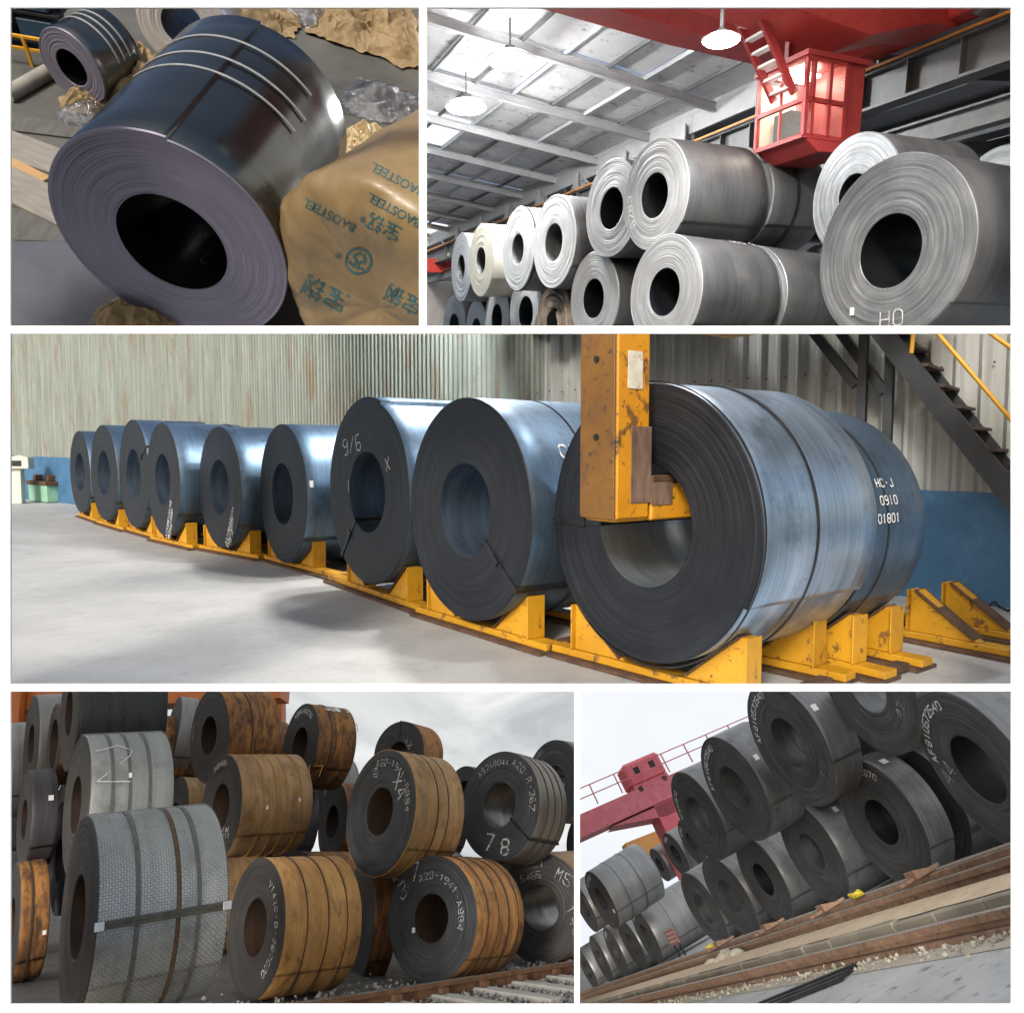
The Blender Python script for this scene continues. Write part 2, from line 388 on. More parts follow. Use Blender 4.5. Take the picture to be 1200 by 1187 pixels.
BLUE3 = plain('dado_blue_paint', (.03, .095, .19), (.055, .155, .28), 1.6, .55, c3=(.06, .16, .27), s3=5)
W0 = V((4.8, 8.4, 0)); WD = V((-.761, .65, 0)).normalized(); WN = V((-.65, -.761, 0)).normalized()
def wall_pt(k, off=0, z=0): return W0 + WD * k + WN * off + V((0, 0, z))
def dado_h(k): return 1.16 + .40 * max(0, min(1, k / 30.5))
wall = empty('hall_wall', F3.M @ basis(wall_pt(0, 0, FL3), WD, -WN, V((0, 0, 1))), 'tall rusted corrugated sheet wall with blue painted foot behind the coils', 'wall')
# local wall axes: x along the wall (to the far end), y away from the viewer, z up
def corr(w_, z0, z1, period, depth, kind, seg=8):
    g = G(); n = max(2, int(round(w_ / period * seg))); pts = []
    for i in range(n + 1):
        x = w_ * i / n; ph = (x / period) % 1
        y = math.cos(2 * math.pi * ph) * depth / 2 if kind == 0 else (-depth if ph < .12 or ph > .88 else (0 if .2 < ph < .8 else -depth * .5))
        pts.append((x, y))
    zs = [z0, (z0 + z1) / 2, z1]
    for z in zs: g.v += [V((x, y, z)) for x, y in pts]
    for j in range(2):
        for i in range(n): g.f.append([j * (n + 1) + i, j * (n + 1) + i + 1, (j + 1) * (n + 1) + i + 1, (j + 1) * (n + 1) + i]); g.m.append(0); g.sm.append(kind == 0)
    return g
k = -4.2; i = 0
while k < 33:
    kind = 1 if k < 4.9 else 0; w_ = .98
    z0 = dado_h(k) - .03
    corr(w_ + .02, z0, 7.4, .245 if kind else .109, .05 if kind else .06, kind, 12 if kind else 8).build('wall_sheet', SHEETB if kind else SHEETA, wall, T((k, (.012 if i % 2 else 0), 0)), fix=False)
    k += w_; i += 1
dd = G()
dd.add([(-4.3, -.07, 0), (33, -.07, 0), (33, -.07, dado_h(33)), (-4.3, -.07, dado_h(-4.3)), (33, .1, dado_h(33)), (-4.3, .1, dado_h(-4.3))], [(0, 1, 2, 3), (3, 2, 4, 5)])
dd.build('dado', BLUE3, wall, fix=True)
sc = G()
for kk in range(-4, 6):
    for zz in (2.55, 3.6): 
        for q in range(4): sc.box((kk * .98 + .12 + q * .245, -.052, zz + .02 * ((q + kk) % 2)), (.018, .02, .018))
tag(sc.build('bolts', STRAPM, wall), kind='stuff')

# coils
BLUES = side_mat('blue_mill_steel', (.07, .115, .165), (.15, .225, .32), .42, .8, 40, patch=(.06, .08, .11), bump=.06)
BLUEL = side_mat('lit_blue_steel', (.22, .31, .41), (.48, .58, .70), .33, .85, 30, patch=(.13, .17, .23), bump=.05)  # lighter copy of the blue steel, with a pale highlight in its colour
DFACE = face_mat('dark_coil_edge', (.004, .005, .008), (.024, .028, .036), .5, .25, 95, .75)
BOREB = side_mat('blue_bore', (.10, .14, .2), (.26, .34, .45), .28, .85, 18, bump=.05)
C3 = [DFACE, BLUES, BOREB]
BORE9 = side_mat('lit_bore', (.30, .36, .42), (.62, .68, .74), .3, .8, 12, bump=.04)  # lighter bore copy; the bright reflection is put into its colour
g3 = 'dark blue coils standing in yellow cradles'
K3 = {}
def c3(key, label, deco=(), mats=None, **kw): K3[key] = put_coil(FIT3[key], mats or C3, label, g3, UP3, deco=deco, **kw); return K3[key]
c3('c1', 'last and smallest blue steel coil at the far end of the cradle row', r=.46, seed=1)
c3('c2', 'blue steel coil with chalk on its top, second from the far end of the row', (d_side('A20', .2, .02, .35, 18, CHALK, .3), d_side('1X4', .16, .02, .7, 15, CHALK, .3)), r=.46, seed=2)
c3('c3', 'tall blue steel coil overlapped by its neighbour, third from the far end', (d_side('7X', .2, .02, .35, 14, CHALK, .3), d_eye(60)), r=.46, seed=3)
c3('c4', 'blue steel coil fourth from the far end with white lines low on its face', (d_text('A1Y3810110', .075, .012, (.32, -.68), 62, DOTPAINT), d_text('800-1220', .075, .012, (.42, -.75), 62, DOTPAINT), d_text('1215', .075, .012, (.42, -.87), 62, DOTPAINT), d_band(.85)), r=.45, seed=4)
c3('c5', 'blue steel coil alone mid row with three printed white lines low on its face', (d_text('A1Y3810101', .075, .012, (.48, -.6), 58, DOTPAINT), d_text('800-1205', .075, .012, (.5, -.7), 58, DOTPAINT), d_text('-1210', .075, .012, (.5, -.82), 58, DOTPAINT), d_band(.9)), r=.45, seed=5)
c3('c6', 'plain blue steel coil fourth nearest the yellow hook, with a small white tag', (d_sticker(.05, 80, .05, .09),), r=.44, seed=6)
c3('c7', 'dark steel coil with chalk 9/6 and X on its face, loose top sheet',
   (d_text('9/6', .17, .011, (-.34, .5), 8, DOTPAINT, .12), d_text('X', .13, .010, (.52, .3), 15, DOTPAINT, .1), d_text('1', .12, .010, (-.44, .05), 0, DOTPAINT), d_eye(222)), r=.43, seed=7, lap=.035, lap_at=.35)
c3('c8', 'large dark steel coil with one diagonal strap on its face, next to the yellow hook',
   (d_eye(128), d_band(.5, .012), d_side('CY 2', .12, .018, .30, 62, DOTPAINT), d_side('3 2', .12, .018, .30, 72, DOTPAINT), d_side('12', .12, .018, .30, 83, DOTPAINT)), r=.42, seed=8, n=144, rings=40)
c3('c9', 'nearest large blue steel coil lifted by the yellow hook in its bore',
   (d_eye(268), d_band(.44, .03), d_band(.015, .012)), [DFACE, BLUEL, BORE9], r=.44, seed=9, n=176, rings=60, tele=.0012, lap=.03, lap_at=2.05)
f9 = FIT3['c9']; a9 = V(f9[1]).normalized()
put_coil((V(f9[0]) + a9 * 1.27 + F3.x * .02 - UP3 * .06, a9, .91, .74), C3, 'dark steel coil with white printed code right behind the lifted coil', g3, UP3, r=.45, seed=10, n=128,
   deco=(d_side('P HC-J', .066, .011, .02, 70, DOTPAINT), d_side('Y 0910', .066, .011, .02, 78, DOTPAINT), d_side(' 01801', .066, .011, .02, 86, DOTPAINT), d_band(.30, .02)))

# yellow cradles
def yellow(name, worn, base=(.42, .20, .007), hi=(.54, .27, .012)):
    b = NB(name); o = b.obj(); n1 = b.noise(o, 5, 8, .7, .5); n2 = b.noise(o, 17, 7, .75); n3 = b.noise(b.scl(o, 1, 1, .25), 8, 7, .7)
    col = b.mix(b.ramp(b.noise(o, 2), .35, .65), base, hi)
    col = b.mix(b.math('MULTIPLY', b.ramp(n1, .66 - worn * .14, .69 - worn * .11), .9), col, (.13, .06, .022))
    col = b.mix(b.math('MULTIPLY', b.ramp(n2, .67 - worn * .09, .69 - worn * .07), .92), col, (.035, .028, .024))
    col = b.mix(b.math('MULTIPLY', b.ramp(n3, .62 - worn * .1, .74), .5), col, (.22, .11, .03))
    b.bump(b.math('ADD', n1, n2), .2, .006)
    return b.pbr(col, b.math('ADD', .38, b.math('MULTIPLY', n1, .3)), 0)
YEL = yellow('worn_yellow_paint', .62); YELH = yellow('chipped_hook_paint', .9, (.55, .225, .008), (.66, .30, .014)); YELD = yellow('dirty_hook_paint', 1.0, (.13, .06, .012), (.2, .095, .015))
RUSTY = plain('bare_rusty_steel', (.06, .032, .02), (.14, .075, .04), 7, .8, .2, c3=(.03, .02, .016))
def cradle(o, xd, label, span, L=1.3, rows=(.14, .86), h=.35, b0=.26, b1=.75, chocks=(-1, 1)):
    """o: floor point under the coil's end face; xd: direction of the row"""
    x = V((xd[0], xd[1], 0)).normalized(); y = V((0, 0, 1)).cross(x)
    root = empty('coil_cradle', F3.M @ basis(V((o[0], o[1], FL3)) + y * (L / 2), x, y, V((0, 0, 1))), label, 'cradle', 'yellow cradles under the coil row')
    for q in rows:
        yy = (q - .5) * L; mid = (span[0] + span[1]) / 2; ln = span[1] - span[0]
        G().box((mid, yy, .062), (ln, .16, .055)).build('base_rail', YEL, root, bevel=.004)
        G().box((mid, yy, .016), (ln - .004, .30, .03)).build('foot_plate', RUSTY, root, bevel=.003)
        if chocks:
            for sx in chocks:
                ch = G().prism([(sx * b0, 0, .092), (sx * b1, 0, .092), (sx * b1, 0, .092 + h), (sx * (b1 - .07), 0, .092 + h)], (0, yy - .055, 0), (0, yy + .055, 0)).build('chock', YEL, root, bevel=.004)
                G().box((sx * (b1 + .008), yy, .092 + h / 2), (.012, .19, h)).build('end_plate', YEL, ch, bevel=.003)
                G().bar((sx * (b0 + .03), yy, .112), (sx * (b1 - .05), yy, .096 + h), .17, .012, up=(-sx * h, 0, b1 - b0)).build('wear_strip', RUSTY, ch)
    for xx in (span[0] + .1, span[1] - .1):
        G().box((xx, 0, .045), (.1, L * (rows[1] - rows[0]) - .32, .06)).build('cross_tie', RUSTY, root, bevel=.003)
    return root
nm = dict(c1='yellow steel cradle at the far end of the row', c2='second yellow steel cradle from the far end', c3='third yellow steel cradle from the far end', c4='yellow steel cradle under the fourth coil from the far end', c5='yellow steel cradle under the lone coil mid row', c6='yellow steel cradle under the plain coil with a tag', c7='yellow steel cradle under the coil chalked 9/6', c8='yellow steel cradle under the large coil beside the hook', c9='nearest yellow steel cradle, under the coil held by the hook')
keys = list(FIT3); LC = [F3.Mi @ V(FIT3[k_][0]) for k_ in keys]
for i_, key in enumerate(keys):
    pv, nx = LC[max(0, i_ - 1)], LC[min(len(LC) - 1, i_ + 1)]; xd = V((nx.x - pv.x, nx.y - pv.y, 0)).normalized(); c_ = LC[i_]
    dl = (LC[i_ - 1] - c_).length / 2 if i_ else 1.1; dr = (nx - c_).length / 2 if i_ < len(LC) - 1 else 1.0
    cradle(c_, xd, nm[key], (-dl + .01, dr - .01), FIT3[key][3])
la9 = V((F3.Mi.to_3x3() @ a9)); lc9 = F3.Mi @ V(f9[0])
axl = V((la9.x, la9.y, 0)).normalized(); rowl = axl.cross(V((0, 0, 1)))
cradle(lc9 + axl * 1.36, rowl, 'rear yellow steel cradle under the coil with the printed code', (-1.1, 1.0), .72)
ep = F3.on(1105, 757, FL3)
cradle(ep, rowl, 'empty yellow steel cradle with two open chocks by the blue wall', (-.80, 1.9), .62, (.0, 1.0), h=.36, b0=-.30, b1=.26, chocks=(-1,))
# the C-hook
hook_y = F3.on(700, 611, p=V((0, 5.02, 0)), n=V((0, 1, 0)))
hp = V((hook_y.x, hook_y.y, hook_y.z))
hook = empty('coil_hook', F3.M @ basis(hp, rowl, axl, V((0, 0, 1))), 'big worn yellow lifting hook gripping the nearest coil through its bore', 'lifting hook')
th = .32; wa = .33
def slab(y0, y1, z0, z1, nm_, mat, x0=-th / 2, x1=th / 2, bv=.012): return G().box(((x0 + x1) / 2, (y0 + y1) / 2, (z0 + z1) / 2), (x1 - x0, y1 - y0, z1 - z0)).build(nm_, mat, hook, bevel=bv)
slab(0, wa, .0, 1.75, 'upright_arm', YELH, bv=.03)
slab(-.012, 0, .02, 1.75, 'back_plate', YELD, -th / 2 - .004, th / 2 + .004, .004)
slab(wa + .003, 1.22, .0, .25, 'lower_lip', YELH)
slab(wa + .003, 1.2, .255, .30, 'lip_pad', RUSTY, -th / 2 - .01, th / 2 + .012, .006)
WEARP = plain('worn_brown_plate', (.12, .075, .055), (.26, .17, .12), 16, .7, c3=(.09, .06, .05), stretch=(1, 1, .25))
slab(wa - .19, wa - .005, .12, .62, 'wear_plate', WEARP, th / 2 + .001, th / 2 + .006, .002)
slab(wa + .0, wa + .20, .10, .30, 'wear_plate', WEARP, th / 2 + .001, th / 2 + .007, .002)
slab(wa + .003, 1.5, 1.33, 1.75, 'upper_arm', YELH)
G().box((th / 2 + .004, .17, .98), (.004, .13, .24)).build('data_plate', plain('stained_plate', (.55, .5, .4), (.75, .72, .62), 14, .6, c3=(.4, .2, .03)), hook)
for zz in (.55, 1.05, 1.5): G().tube([(0, -.022, zz), (0, -.008, zz)], .022, 12).build('bolt', STRAPM, hook)

# dark steel stair against the wall, yellow handrails
DSTEEL = plain('dark_painted_steel', (.016, .018, .022), (.035, .037, .042), 4, .5, .2)
TREAD = plain('rusty_tread', (.05, .035, .03), (.09, .06, .045), 8, .8)
YRAIL = plain('handrail_yellow', (.62, .30, .02), (.72, .38, .03), 6, .45)
def onw(u, v, off): return F3.on(u, v, p=wall_pt(0, off), n=WN)
stair = empty('steel_stair', F3.M, 'dark steel stair with brown treads climbing along the back wall', 'stairs')
def inv(pt): return pt
s0, s1 = onw(1020, 372, .8), onw(1192, 590, .8); e0, e1 = onw(1063, 372, 1.6), onw(1240, 605, 1.6)
dirs = (s1 - s0).normalized()
lo, hi = s1 + dirs * 1.2, s0 - dirs * 1.0
G().bar(hi, lo, .06, .2, up=(0, 0, 1)).build('stringer', DSTEEL, stair)
off2 = WN * .78
G().bar(hi + off2 * -.98, lo + off2 * -.98, .06, .2, up=(0, 0, 1)).build('stringer', DSTEEL, stair)
nst = 17
for i in range(nst):
    q = hi.lerp(lo, (i + .5) / nst); G().box(q - off2 * .49 + V((0, 0, .07)), (.26, .72, .03), Matrix.Rotation(math.atan2(WD.y, WD.x), 3, 'Z')).build('tread', TREAD, stair)
st2 = empty('stair_support', F3.M, 'dark diagonal brace and two posts holding up the stair at the wall', 'steel frame')
b0, b1 = onw(955, 391, .5), onw(1003, 452, .5); G().bar(b0 + (b0 - b1), b1, .1, .1).build('brace', DSTEEL, st2)
b0, b1 = onw(986, 391, .35), onw(1037, 460, .35); G().bar(b0 + (b0 - b1), b1, .1, .1).build('brace', DSTEEL, st2)
for u_, of in ((1010, .5), (1041, .35)):
    q = onw(u_, 480, of); G().bar((q.x, q.y, FL3), (q.x, q.y, 3.2), .09, .09, up=WN).build('post', DSTEEL, st2)
hr = empty('stair_handrail', F3.M, 'thin yellow pipe handrails along the dark stair', 'handrail')
for (u0, v0, u1, v1, of) in ((1099, 391, 1192, 500, .82), (1157, 388, 1230, 440, .95)):
    a0, a1 = onw(u0, v0, of), onw(u1, v1, of); d_ = (a1 - a0); G().tube([a0 - d_ * .5, a1 + d_ * .4], .022, 10).build('rail', YRAIL, hr)
q0, q1 = onw(1071, 385, .82), onw(1068, 414, .82); G().tube([q0 + (q0 - q1), q1], .022, 10).build('upright', YRAIL, hr)

# left end of the hall: green base boxes with brown timbers, a small control desk
GREEN = plain('pale_green_paint', (.16, .34, .24), (.24, .45, .33), 3, .6, c3=(.3, .28, .2))
q = F3.on(54, 588, FL3)
gb = empty('machine_base', F3.M @ (T(q) @ RZ(math.atan2(WD.y, WD.x))), 'pale green machine base with rusty top at the far end of the hall', 'machine')
for i in range(3): G().box((.0 + (i - 1) * .56, 0, .3), (.54, .5, .56)).build('panel_box', GREEN, gb, bevel=.02)
G().box((0, 0, .64), (1.85, .6, .12)).build('top_plate', RUSTY, gb, bevel=.01)
for i in (-1, 1): G().box((i * .55, 0, .8), (.25, .3, .2)).build('bracket', RUSTY, gb, bevel=.02)
q = F3.on(19, 590, FL3)
kd = empty('control_desk', F3.M @ (T(q) @ RZ(.3) @ Matrix.Scale(.8, 4)), 'cream control desk with sloping top at the far left end of the hall', 'control desk')
CREAM = plain('cream_enamel', (.5, .52, .44), (.62, .63, .55), 4, .5)
G().box((0, 0, .7), (.55, .5, 1.4)).build('cabinet', CREAM, kd, bevel=.02)
G().prism([(-.6, 0, 0), (.6, 0, 0), (.6, 0, .45), (.3, 0, .55), (-.6, 0, .3)], (0, -.4, 1.4), (0, .4, 1.4)).build('console', CREAM, kd, bevel=.02)
G().box((.1, -.41, 1.62), (.5, .012, .22)).build('panel', STRAPM, kd)
cb = G(); pts = []
for i in range(40):
    t = i / 39; pts.append(onw(1110 + 75 * t, 706 + 3 * math.sin(t * 9), .25 + .12 * math.sin(t * 14)) * 1.0)
pts = [V((p_.x, p_.y, FL3 + .015 + .05 * max(0, math.sin(i * .5)))) for i, p_ in enumerate(pts)]
tag(cb.tube(pts, .012, 6).build('cable', STRAPM, None, F3.M), 'thin black cable lying on the floor against the blue wall', 'cable')

# ================================================================== TOP RIGHT: store hall with stacked coils under a red bridge crane
cur[0] = 2
K2 = .76; B2 = pitched(415); az2 = rad(66.8)
F2 = Frame(B2.x * math.sin(az2) + B2.y * math.cos(az2), -B2.x * math.cos(az2) + B2.y * math.sin(az2), B2.z, K2); UP2 = F2.z
FIT2={'a1':((1.859, 10.046, 4.062),(0.893, 0.439, 0.105),0.699,1.29),'a2':((1.467, 11.368, 4.405),(0.884, 0.459, 0.086),0.696,1.40),'a3':((0.699, 12.97, 4.459),(0.903, 0.421, 0.083),0.761,1.40),'a4':((0.104, 14.316, 4.791),(0.92, 0.385, 0.077),0.752,1.40),'a5':((-0.665, 16.287, 5.206),(0.919, 0.387, 0.077),0.749,1.40),'a6':((-1.206, 18.161, 5.644),(0.931, 0.358, 0.071),0.786,1.40),'b1':((1.915, 9.683, 2.7),(0.878, 0.474, 0.062),0.701,1.29),'b2':((1.295, 12.243, 3.311),(0.898, 0.431, 0.087),0.725,1.40),'b3':((0.767, 14.139, 3.364),(0.925, 0.371, 0.074),0.750,1.40),'b4':((0.279, 15.778, 3.967),(0.91, 0.405, 0.085),0.799,1.40),'b5':((-0.35, 17.697, 4.325),(0.925, 0.372, 0.078),0.773,1.40),'b6':((-0.889, 19.14, 4.361),(0.918, 0.389, 0.08),0.762,1.40),'C':((3.095, 6.297, 2.091),(0.909, 0.409, 0.079),0.750,1.40),'D':((3.891, 8.762, 3.555),(0.935, 0.347, 0.073),0.660,1.25),'b7':((-1.548, 20.505, 4.789),(0.897, 0.433, 0.087),0.813,1.40),'E':((6.481, 10.308, 4.051),(0.965, 0.255, 0.062),0.750,1.40),'G':((5.335, 8.336, 1.249),(0.932, 0.356, 0.072),0.750,1.40),'I':((5.398, 13.735, 3.896),(0.963, 0.262, 0.06),0.750,1.40)}
LFACE = face_mat('pale_coil_edge', (.24, .245, .25), (.50, .51, .52), .5, .25, 60, .7)
MFACE = face_mat('grey_coil_edge', (.08, .088, .098), (.36, .38, .40), .45, .3, 70, .75, bump=.6)
WFACE = face_mat('cream_coil_edge', (.28, .27, .22), (.46, .44, .37), .5, .2, 50, .5)
BFACE = face_mat('brown_coil_edge', (.10, .075, .06), (.4, .34, .29), .55, .2, 22, 1.0, bump=.8)
DKFACE = face_mat('deep_grey_coil_edge', (.02, .022, .025), (.07, .075, .085), .5, .3)  # very dark grey end face colour
GSIDE = side_mat('grey_mill_side', (.075, .078, .085), (.15, .155, .165), .45, .5, 30, patch=(.16, .155, .15), bump=.08)
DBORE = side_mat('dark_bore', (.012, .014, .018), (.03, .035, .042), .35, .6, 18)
LBORE = side_mat('pale_bore', (.06, .065, .07), (.16, .165, .17), .4, .6, 18)
g2 = 'coils stacked under the crane'
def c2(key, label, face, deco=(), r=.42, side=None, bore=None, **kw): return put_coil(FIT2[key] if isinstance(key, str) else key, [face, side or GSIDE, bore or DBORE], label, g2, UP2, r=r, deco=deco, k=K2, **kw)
c2('a1', 'topmost coil of the long stack, dark sided, chalk 8283 on its pale rim', LFACE, (d_arc('8283', .15, .018, .68, 255, DOTPAINT, .2),), r=.40, seed=21, rings=36)
c2('a2', 'pale coil in the upper row leaning just behind the topmost coil', LFACE, (d_text('112', .14, .02, (.1, -.8), 35, CHALK, .2),), r=.42, seed=22)
c2('a3', 'pale coil in the upper row with another coil showing through its bore', LFACE, r=.40, seed=23, bore=LBORE)
c2('a4', 'pale coil in the upper row left of a brown column foot, dark thin rim', LFACE, (d_band(.03, .03),), r=.36, seed=24, bore=LBORE)
c2('a5', 'cream wrapped coil in the upper row, yellowish end face', WFACE, r=.36, seed=25, side=side_mat('cream_side', (.36, .35, .30), (.5, .48, .42), .5, .2), bore=LBORE)
c2('a6', 'last pale coil at the far end of the upper row', LFACE, r=.36, seed=26, side=side_mat('pale_side', (.3, .31, .32), (.45, .45, .46), .45, .3), bore=LBORE)
c2('b1', 'big pale coil with chalk on its dark side, below the topmost coil', LFACE, (d_side('8 283', .12, .014, .45, 14, DOTPAINT, .3), d_side('620 0', .12, .014, .62, 26, DOTPAINT, .3)), r=.42, seed=27, rings=36)
c2('b2', 'pale coil in the lower row with dark side, second from the big pale coil', LFACE, r=.42, seed=28)
c2('b3', 'brown loosely wound coil with open spiral layers in the lower row', BFACE, (), r=.36, seed=29, tele=.05, rings=14, side=side_mat('brown_side', (.12, .09, .07), (.22, .18, .15), .6, .2))
c2('b4', 'pale coil in the lower row directly left of the brown loose coil', LFACE, r=.42, seed=30)
c2('b5', 'small pale coil in the lower row, two places left of the brown coil', LFACE, r=.42, seed=31)
c2('b6', 'small pale coil low in the stack near the far end of the lower row', LFACE, r=.42, seed=32)
c2('b7', 'farthest dim coil at the foot of the stack by the red beam', MFACE, r=.42, seed=33)
c2('C', 'largest grey coil in front with many ring lines and H0 chalked at its foot', MFACE, (d_text('H0', .17, .014, (.12, -.72), 6, DOTPAINT, .15), d_sticker(0, 0, .05, .035, face=(-.42, -.62))), r=.39, seed=34, n=168, rings=64, tele=.0013)
c2('D', 'grey ringed coil peeking out above and behind the largest front coil', MFACE, (), r=.34, seed=35, rings=48, tele=.0013, n=128)
c2('E', 'bluish coil cut off at the right edge behind the largest coil', MFACE, r=.4, seed=36)
c2('I', 'dark coil with square looking face between the two stacks', DKFACE, (), r=.34, seed=38)
fa, fb = FIT2['a1'], FIT2['b1']
c2((V(fa[0]) + V(fa[1]) * 1.42 + UP2 * .03, fa[1], .68, 1.0), 'dark coil end to end behind the topmost coil, grey band on its side', MFACE, (d_band(.45, .04),), seed=39)
c2((V(fb[0]) + V(fb[1]) * 1.42, fb[1], .70, 1.1), 'dark coil end to end behind the big pale coil, light patch on top', MFACE, (), seed=40)
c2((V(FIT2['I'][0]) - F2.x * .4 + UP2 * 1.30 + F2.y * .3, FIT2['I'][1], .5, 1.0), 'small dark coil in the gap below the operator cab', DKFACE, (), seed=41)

# roof: sheets between rafters and purlins
ROOFM = plain('roof_sheet_white', (.68, .69, .71), (.80, .81, .82), 1.2, .5, .1, c3=(.3, .31, .33), s3=4, bump=.1)
STEELW = plain('pale_painted_steel', (.44, .45, .47), (.54, .55, .57), 3, .5, .1)
STEELG = plain('grey_painted_steel', (.10, .105, .11), (.16, .165, .17), 3, .5, .2)
b = NB('skylight_sheet'); tr = b.n('BsdfTranslucent'); tr.inputs[0].default_value = (.85, .88, .9, 1); b.t.links.new(tr.outputs[0], b.out.inputs[0]); SKYL = b.m
def roofz(s): return 4.85 + .12 * (10 - s) if s < 10 else 4.85 + .10 * (s - 10)
roof = tag(bpy.data.objects.new('roof', None), kind='structure'); link(roof, None, F2.M)
S = [-4, -2.2, -.4, 1.4, 3.2, 5.0, 6.7, 8.35, 10.0]; TT = [4 + 2.32 * i for i in range(22)]
rnd = random.Random(3)
for i in range(len(S) - 1):
    for j in range(len(TT) - 1):
        s0_, s1_ = S[i], S[i + 1]; t0, t1 = TT[j], TT[j + 1]
        if (s0_ + s1_) / 2 < 3.5 - (.0 if j > 3 else 2) and j < 3: continue
        far = t0 > 26
        lite = (far and (i + j) % 2 == 0 and rnd.random() < .8) or rnd.random() < .03
        dz = rnd.uniform(0, .02)
        G().add([(s0_, t0, roofz(s0_) + dz), (s1_, t0, roofz(s1_) + dz), (s1_, t1, roofz(s1_) + dz), (s0_, t1, roofz(s0_) + dz)], [(0, 1, 2, 3)]).build('skylight' if lite else 'roof_sheet', SKYL if lite else ROOFM, roof)
for s_ in S:
    for sub in (0, .5):
        if s_ == 10.0 and sub: continue
        ss = s_ + sub * 1.75
        if ss > 10: continue
        G().bar((ss, 4, roofz(ss) - .06), (ss, 53, roofz(ss) - .045), .035, .07).build('purlin', STEELW if sub == 0 else STEELG, roof)
for j, t_ in enumerate(TT):
    G().ibeam((-4, t_, roofz(-4) - .16), (10, t_, roofz(10) - .16), .10, .17, .02).build('rafter', STEELW, roof)
# second bay beyond the runway
for i in range(6):
    for j in range(20):
        s0_ = 10.15 + i * 1.7; t0 = 2 + j * 2.6
        lite = (i % 3 == 1 and j % 2 == 1) or (i == 4 and j % 2 == 0)
        G().add([(s0_, t0, roofz(s0_) - .3), (s0_ + 1.7, t0, roofz(s0_ + 1.7) - .3), (s0_ + 1.7, t0 + 2.6, roofz(s0_ + 1.7) - .3), (s0_, t0 + 2.6, roofz(s0_) - .3)], [(0, 1, 2, 3)]).build('skylight' if lite else 'roof_sheet', SKYL if lite else STEELG, roof)
for i in range(7):
    s_ = 10.15 + i * 1.7; G().bar((s_, 2, roofz(s_) - .37), (s_, 53, roofz(s_) - .37), .06, .1).build('purlin', STEELG, roof)
for j in range(10): G().ibeam((10.1, 4.3 + j * 5.2, roofz(10.1) - .6), (20.5, 4.3 + j * 5.2, roofz(20.5) - .6), .16, .3, .03).build('rafter', STEELG, roof)
ew = G(); ew.add([(20.4, 2, -3), (20.4, 54, -3), (20.4, 54, 6.2), (20.4, 2, 6.2)], [(0, 1, 2, 3)])
SIDEW = plain('hall_cladding', (.2, .205, .21), (.3, .305, .31), 1, .6, stretch=(1, 8, 1))
tag(ew.build('far_side_wall', SIDEW, None, F2.M), kind='structure')
ew = G(); ew.add([(-5, 52.8, -3), (20.5, 52.8, -3), (20.5, 52.8, 7.5), (-5, 52.8, 7.5)], [(0, 1, 2, 3)]); tag(ew.build('far_end_wall', SIDEW, None, F2.M), kind='structure')
# columns with brackets
cols = [14.2, 16.5, 18.85, 21.2, 23.5, 25.9, 28.3]
nmz = ['nearest', 'second', 'third', 'fourth', 'fifth', 'sixth', 'seventh', 'last']
for j, t_ in enumerate(cols):
    ce = empty('roof_column', F2.M @ T((10.0, t_, -3)), nmz[j] + ' pale steel column in the line holding the roof behind the long stack', 'column', 'columns along the runway')
    G().ibeam((0, 0, 0), (0, 0, 7.6), .2, .24, .03, up=(1, 0, 0)).build('shaft', STEELW, ce)
    G().box((-.2, 0, 6.62), (.5, .2, .1)).build('bracket', STEELW, ce)
    G().bar((0, .12, 6.0), (0, 2.2, 7.5), .05, .05).build('brace', STEELW, ce); G().bar((0, .12, 7.5), (0, 2.2, 6.0), .05, .05).build('brace', STEELW, ce)
# crane runway
run = empty('crane_runway', F2.M, 'dark steel runway beam with orange conductor rail along the columns', 'crane runway')
G().ibeam((9.6, 1, 3.72), (9.6, 52, 3.72), .28, .52, .04).build('runway_beam', STEELG, run)
G().box((9.6, 26, 4.01), (.07, 50, .06)).build('rail', STEELG, run)
for j in range(34): G().box((9.52, 2 + j * .8, 3.72), (.11, .02, .43)).build('stiffener', STEELG, run)
ORANGE = plain('orange_conductor', (.55, .2, .04), (.66, .28, .06), 5, .5)
G().box((9.40, 26, 3.985), (.03, 50, .035)).build('conductor_rail', ORANGE, run)
G().ibeam((9.9, 1, 3.05), (9.9, 34, 3.05), .2, .3, .03).build('tie_beam', STEELG, run)
# the red crane
RED = plain('crane_red', (.42, .035, .03), (.52, .06, .05), 2.5, .45, 0, c3=(.3, .03, .03), s3=9, bump=.05)
REDD = plain('cab_red', (.30, .03, .032), (.38, .04, .04), 3, .5)
b = NB('cab_glass'); b.b.inputs['Transmission Weight'].default_value = .0; b.pbr((.5, .52, .5), .08, 0)
tr = b.n('BsdfTransparent'); mx = b.n('MixShader'); mx.inputs[0].default_value = .12; b.t.links.new(tr.outputs[0], mx.inputs[1]); b.t.links.new(b.b.outputs[0], mx.inputs[2]); b.t.links.new(mx.outputs[0], b.out.inputs[0]); GLASS = b.m
crane = empty('bridge_crane', F2.M, 'red overhead bridge crane with operator cab hung under its girder', 'crane')
G().prism([(1.0, 0, 4.35), (5.3, 0, 3.95), (7.9, 0, 3.72), (8.8, 0, 3.98), (9.3, 0, 4.02), (9.3, 0, 4.5), (1.0, 0, 5.0)], (0, 7.55, 0), (0, 8.25, 0)).build('girder', RED, crane, bevel=.01)
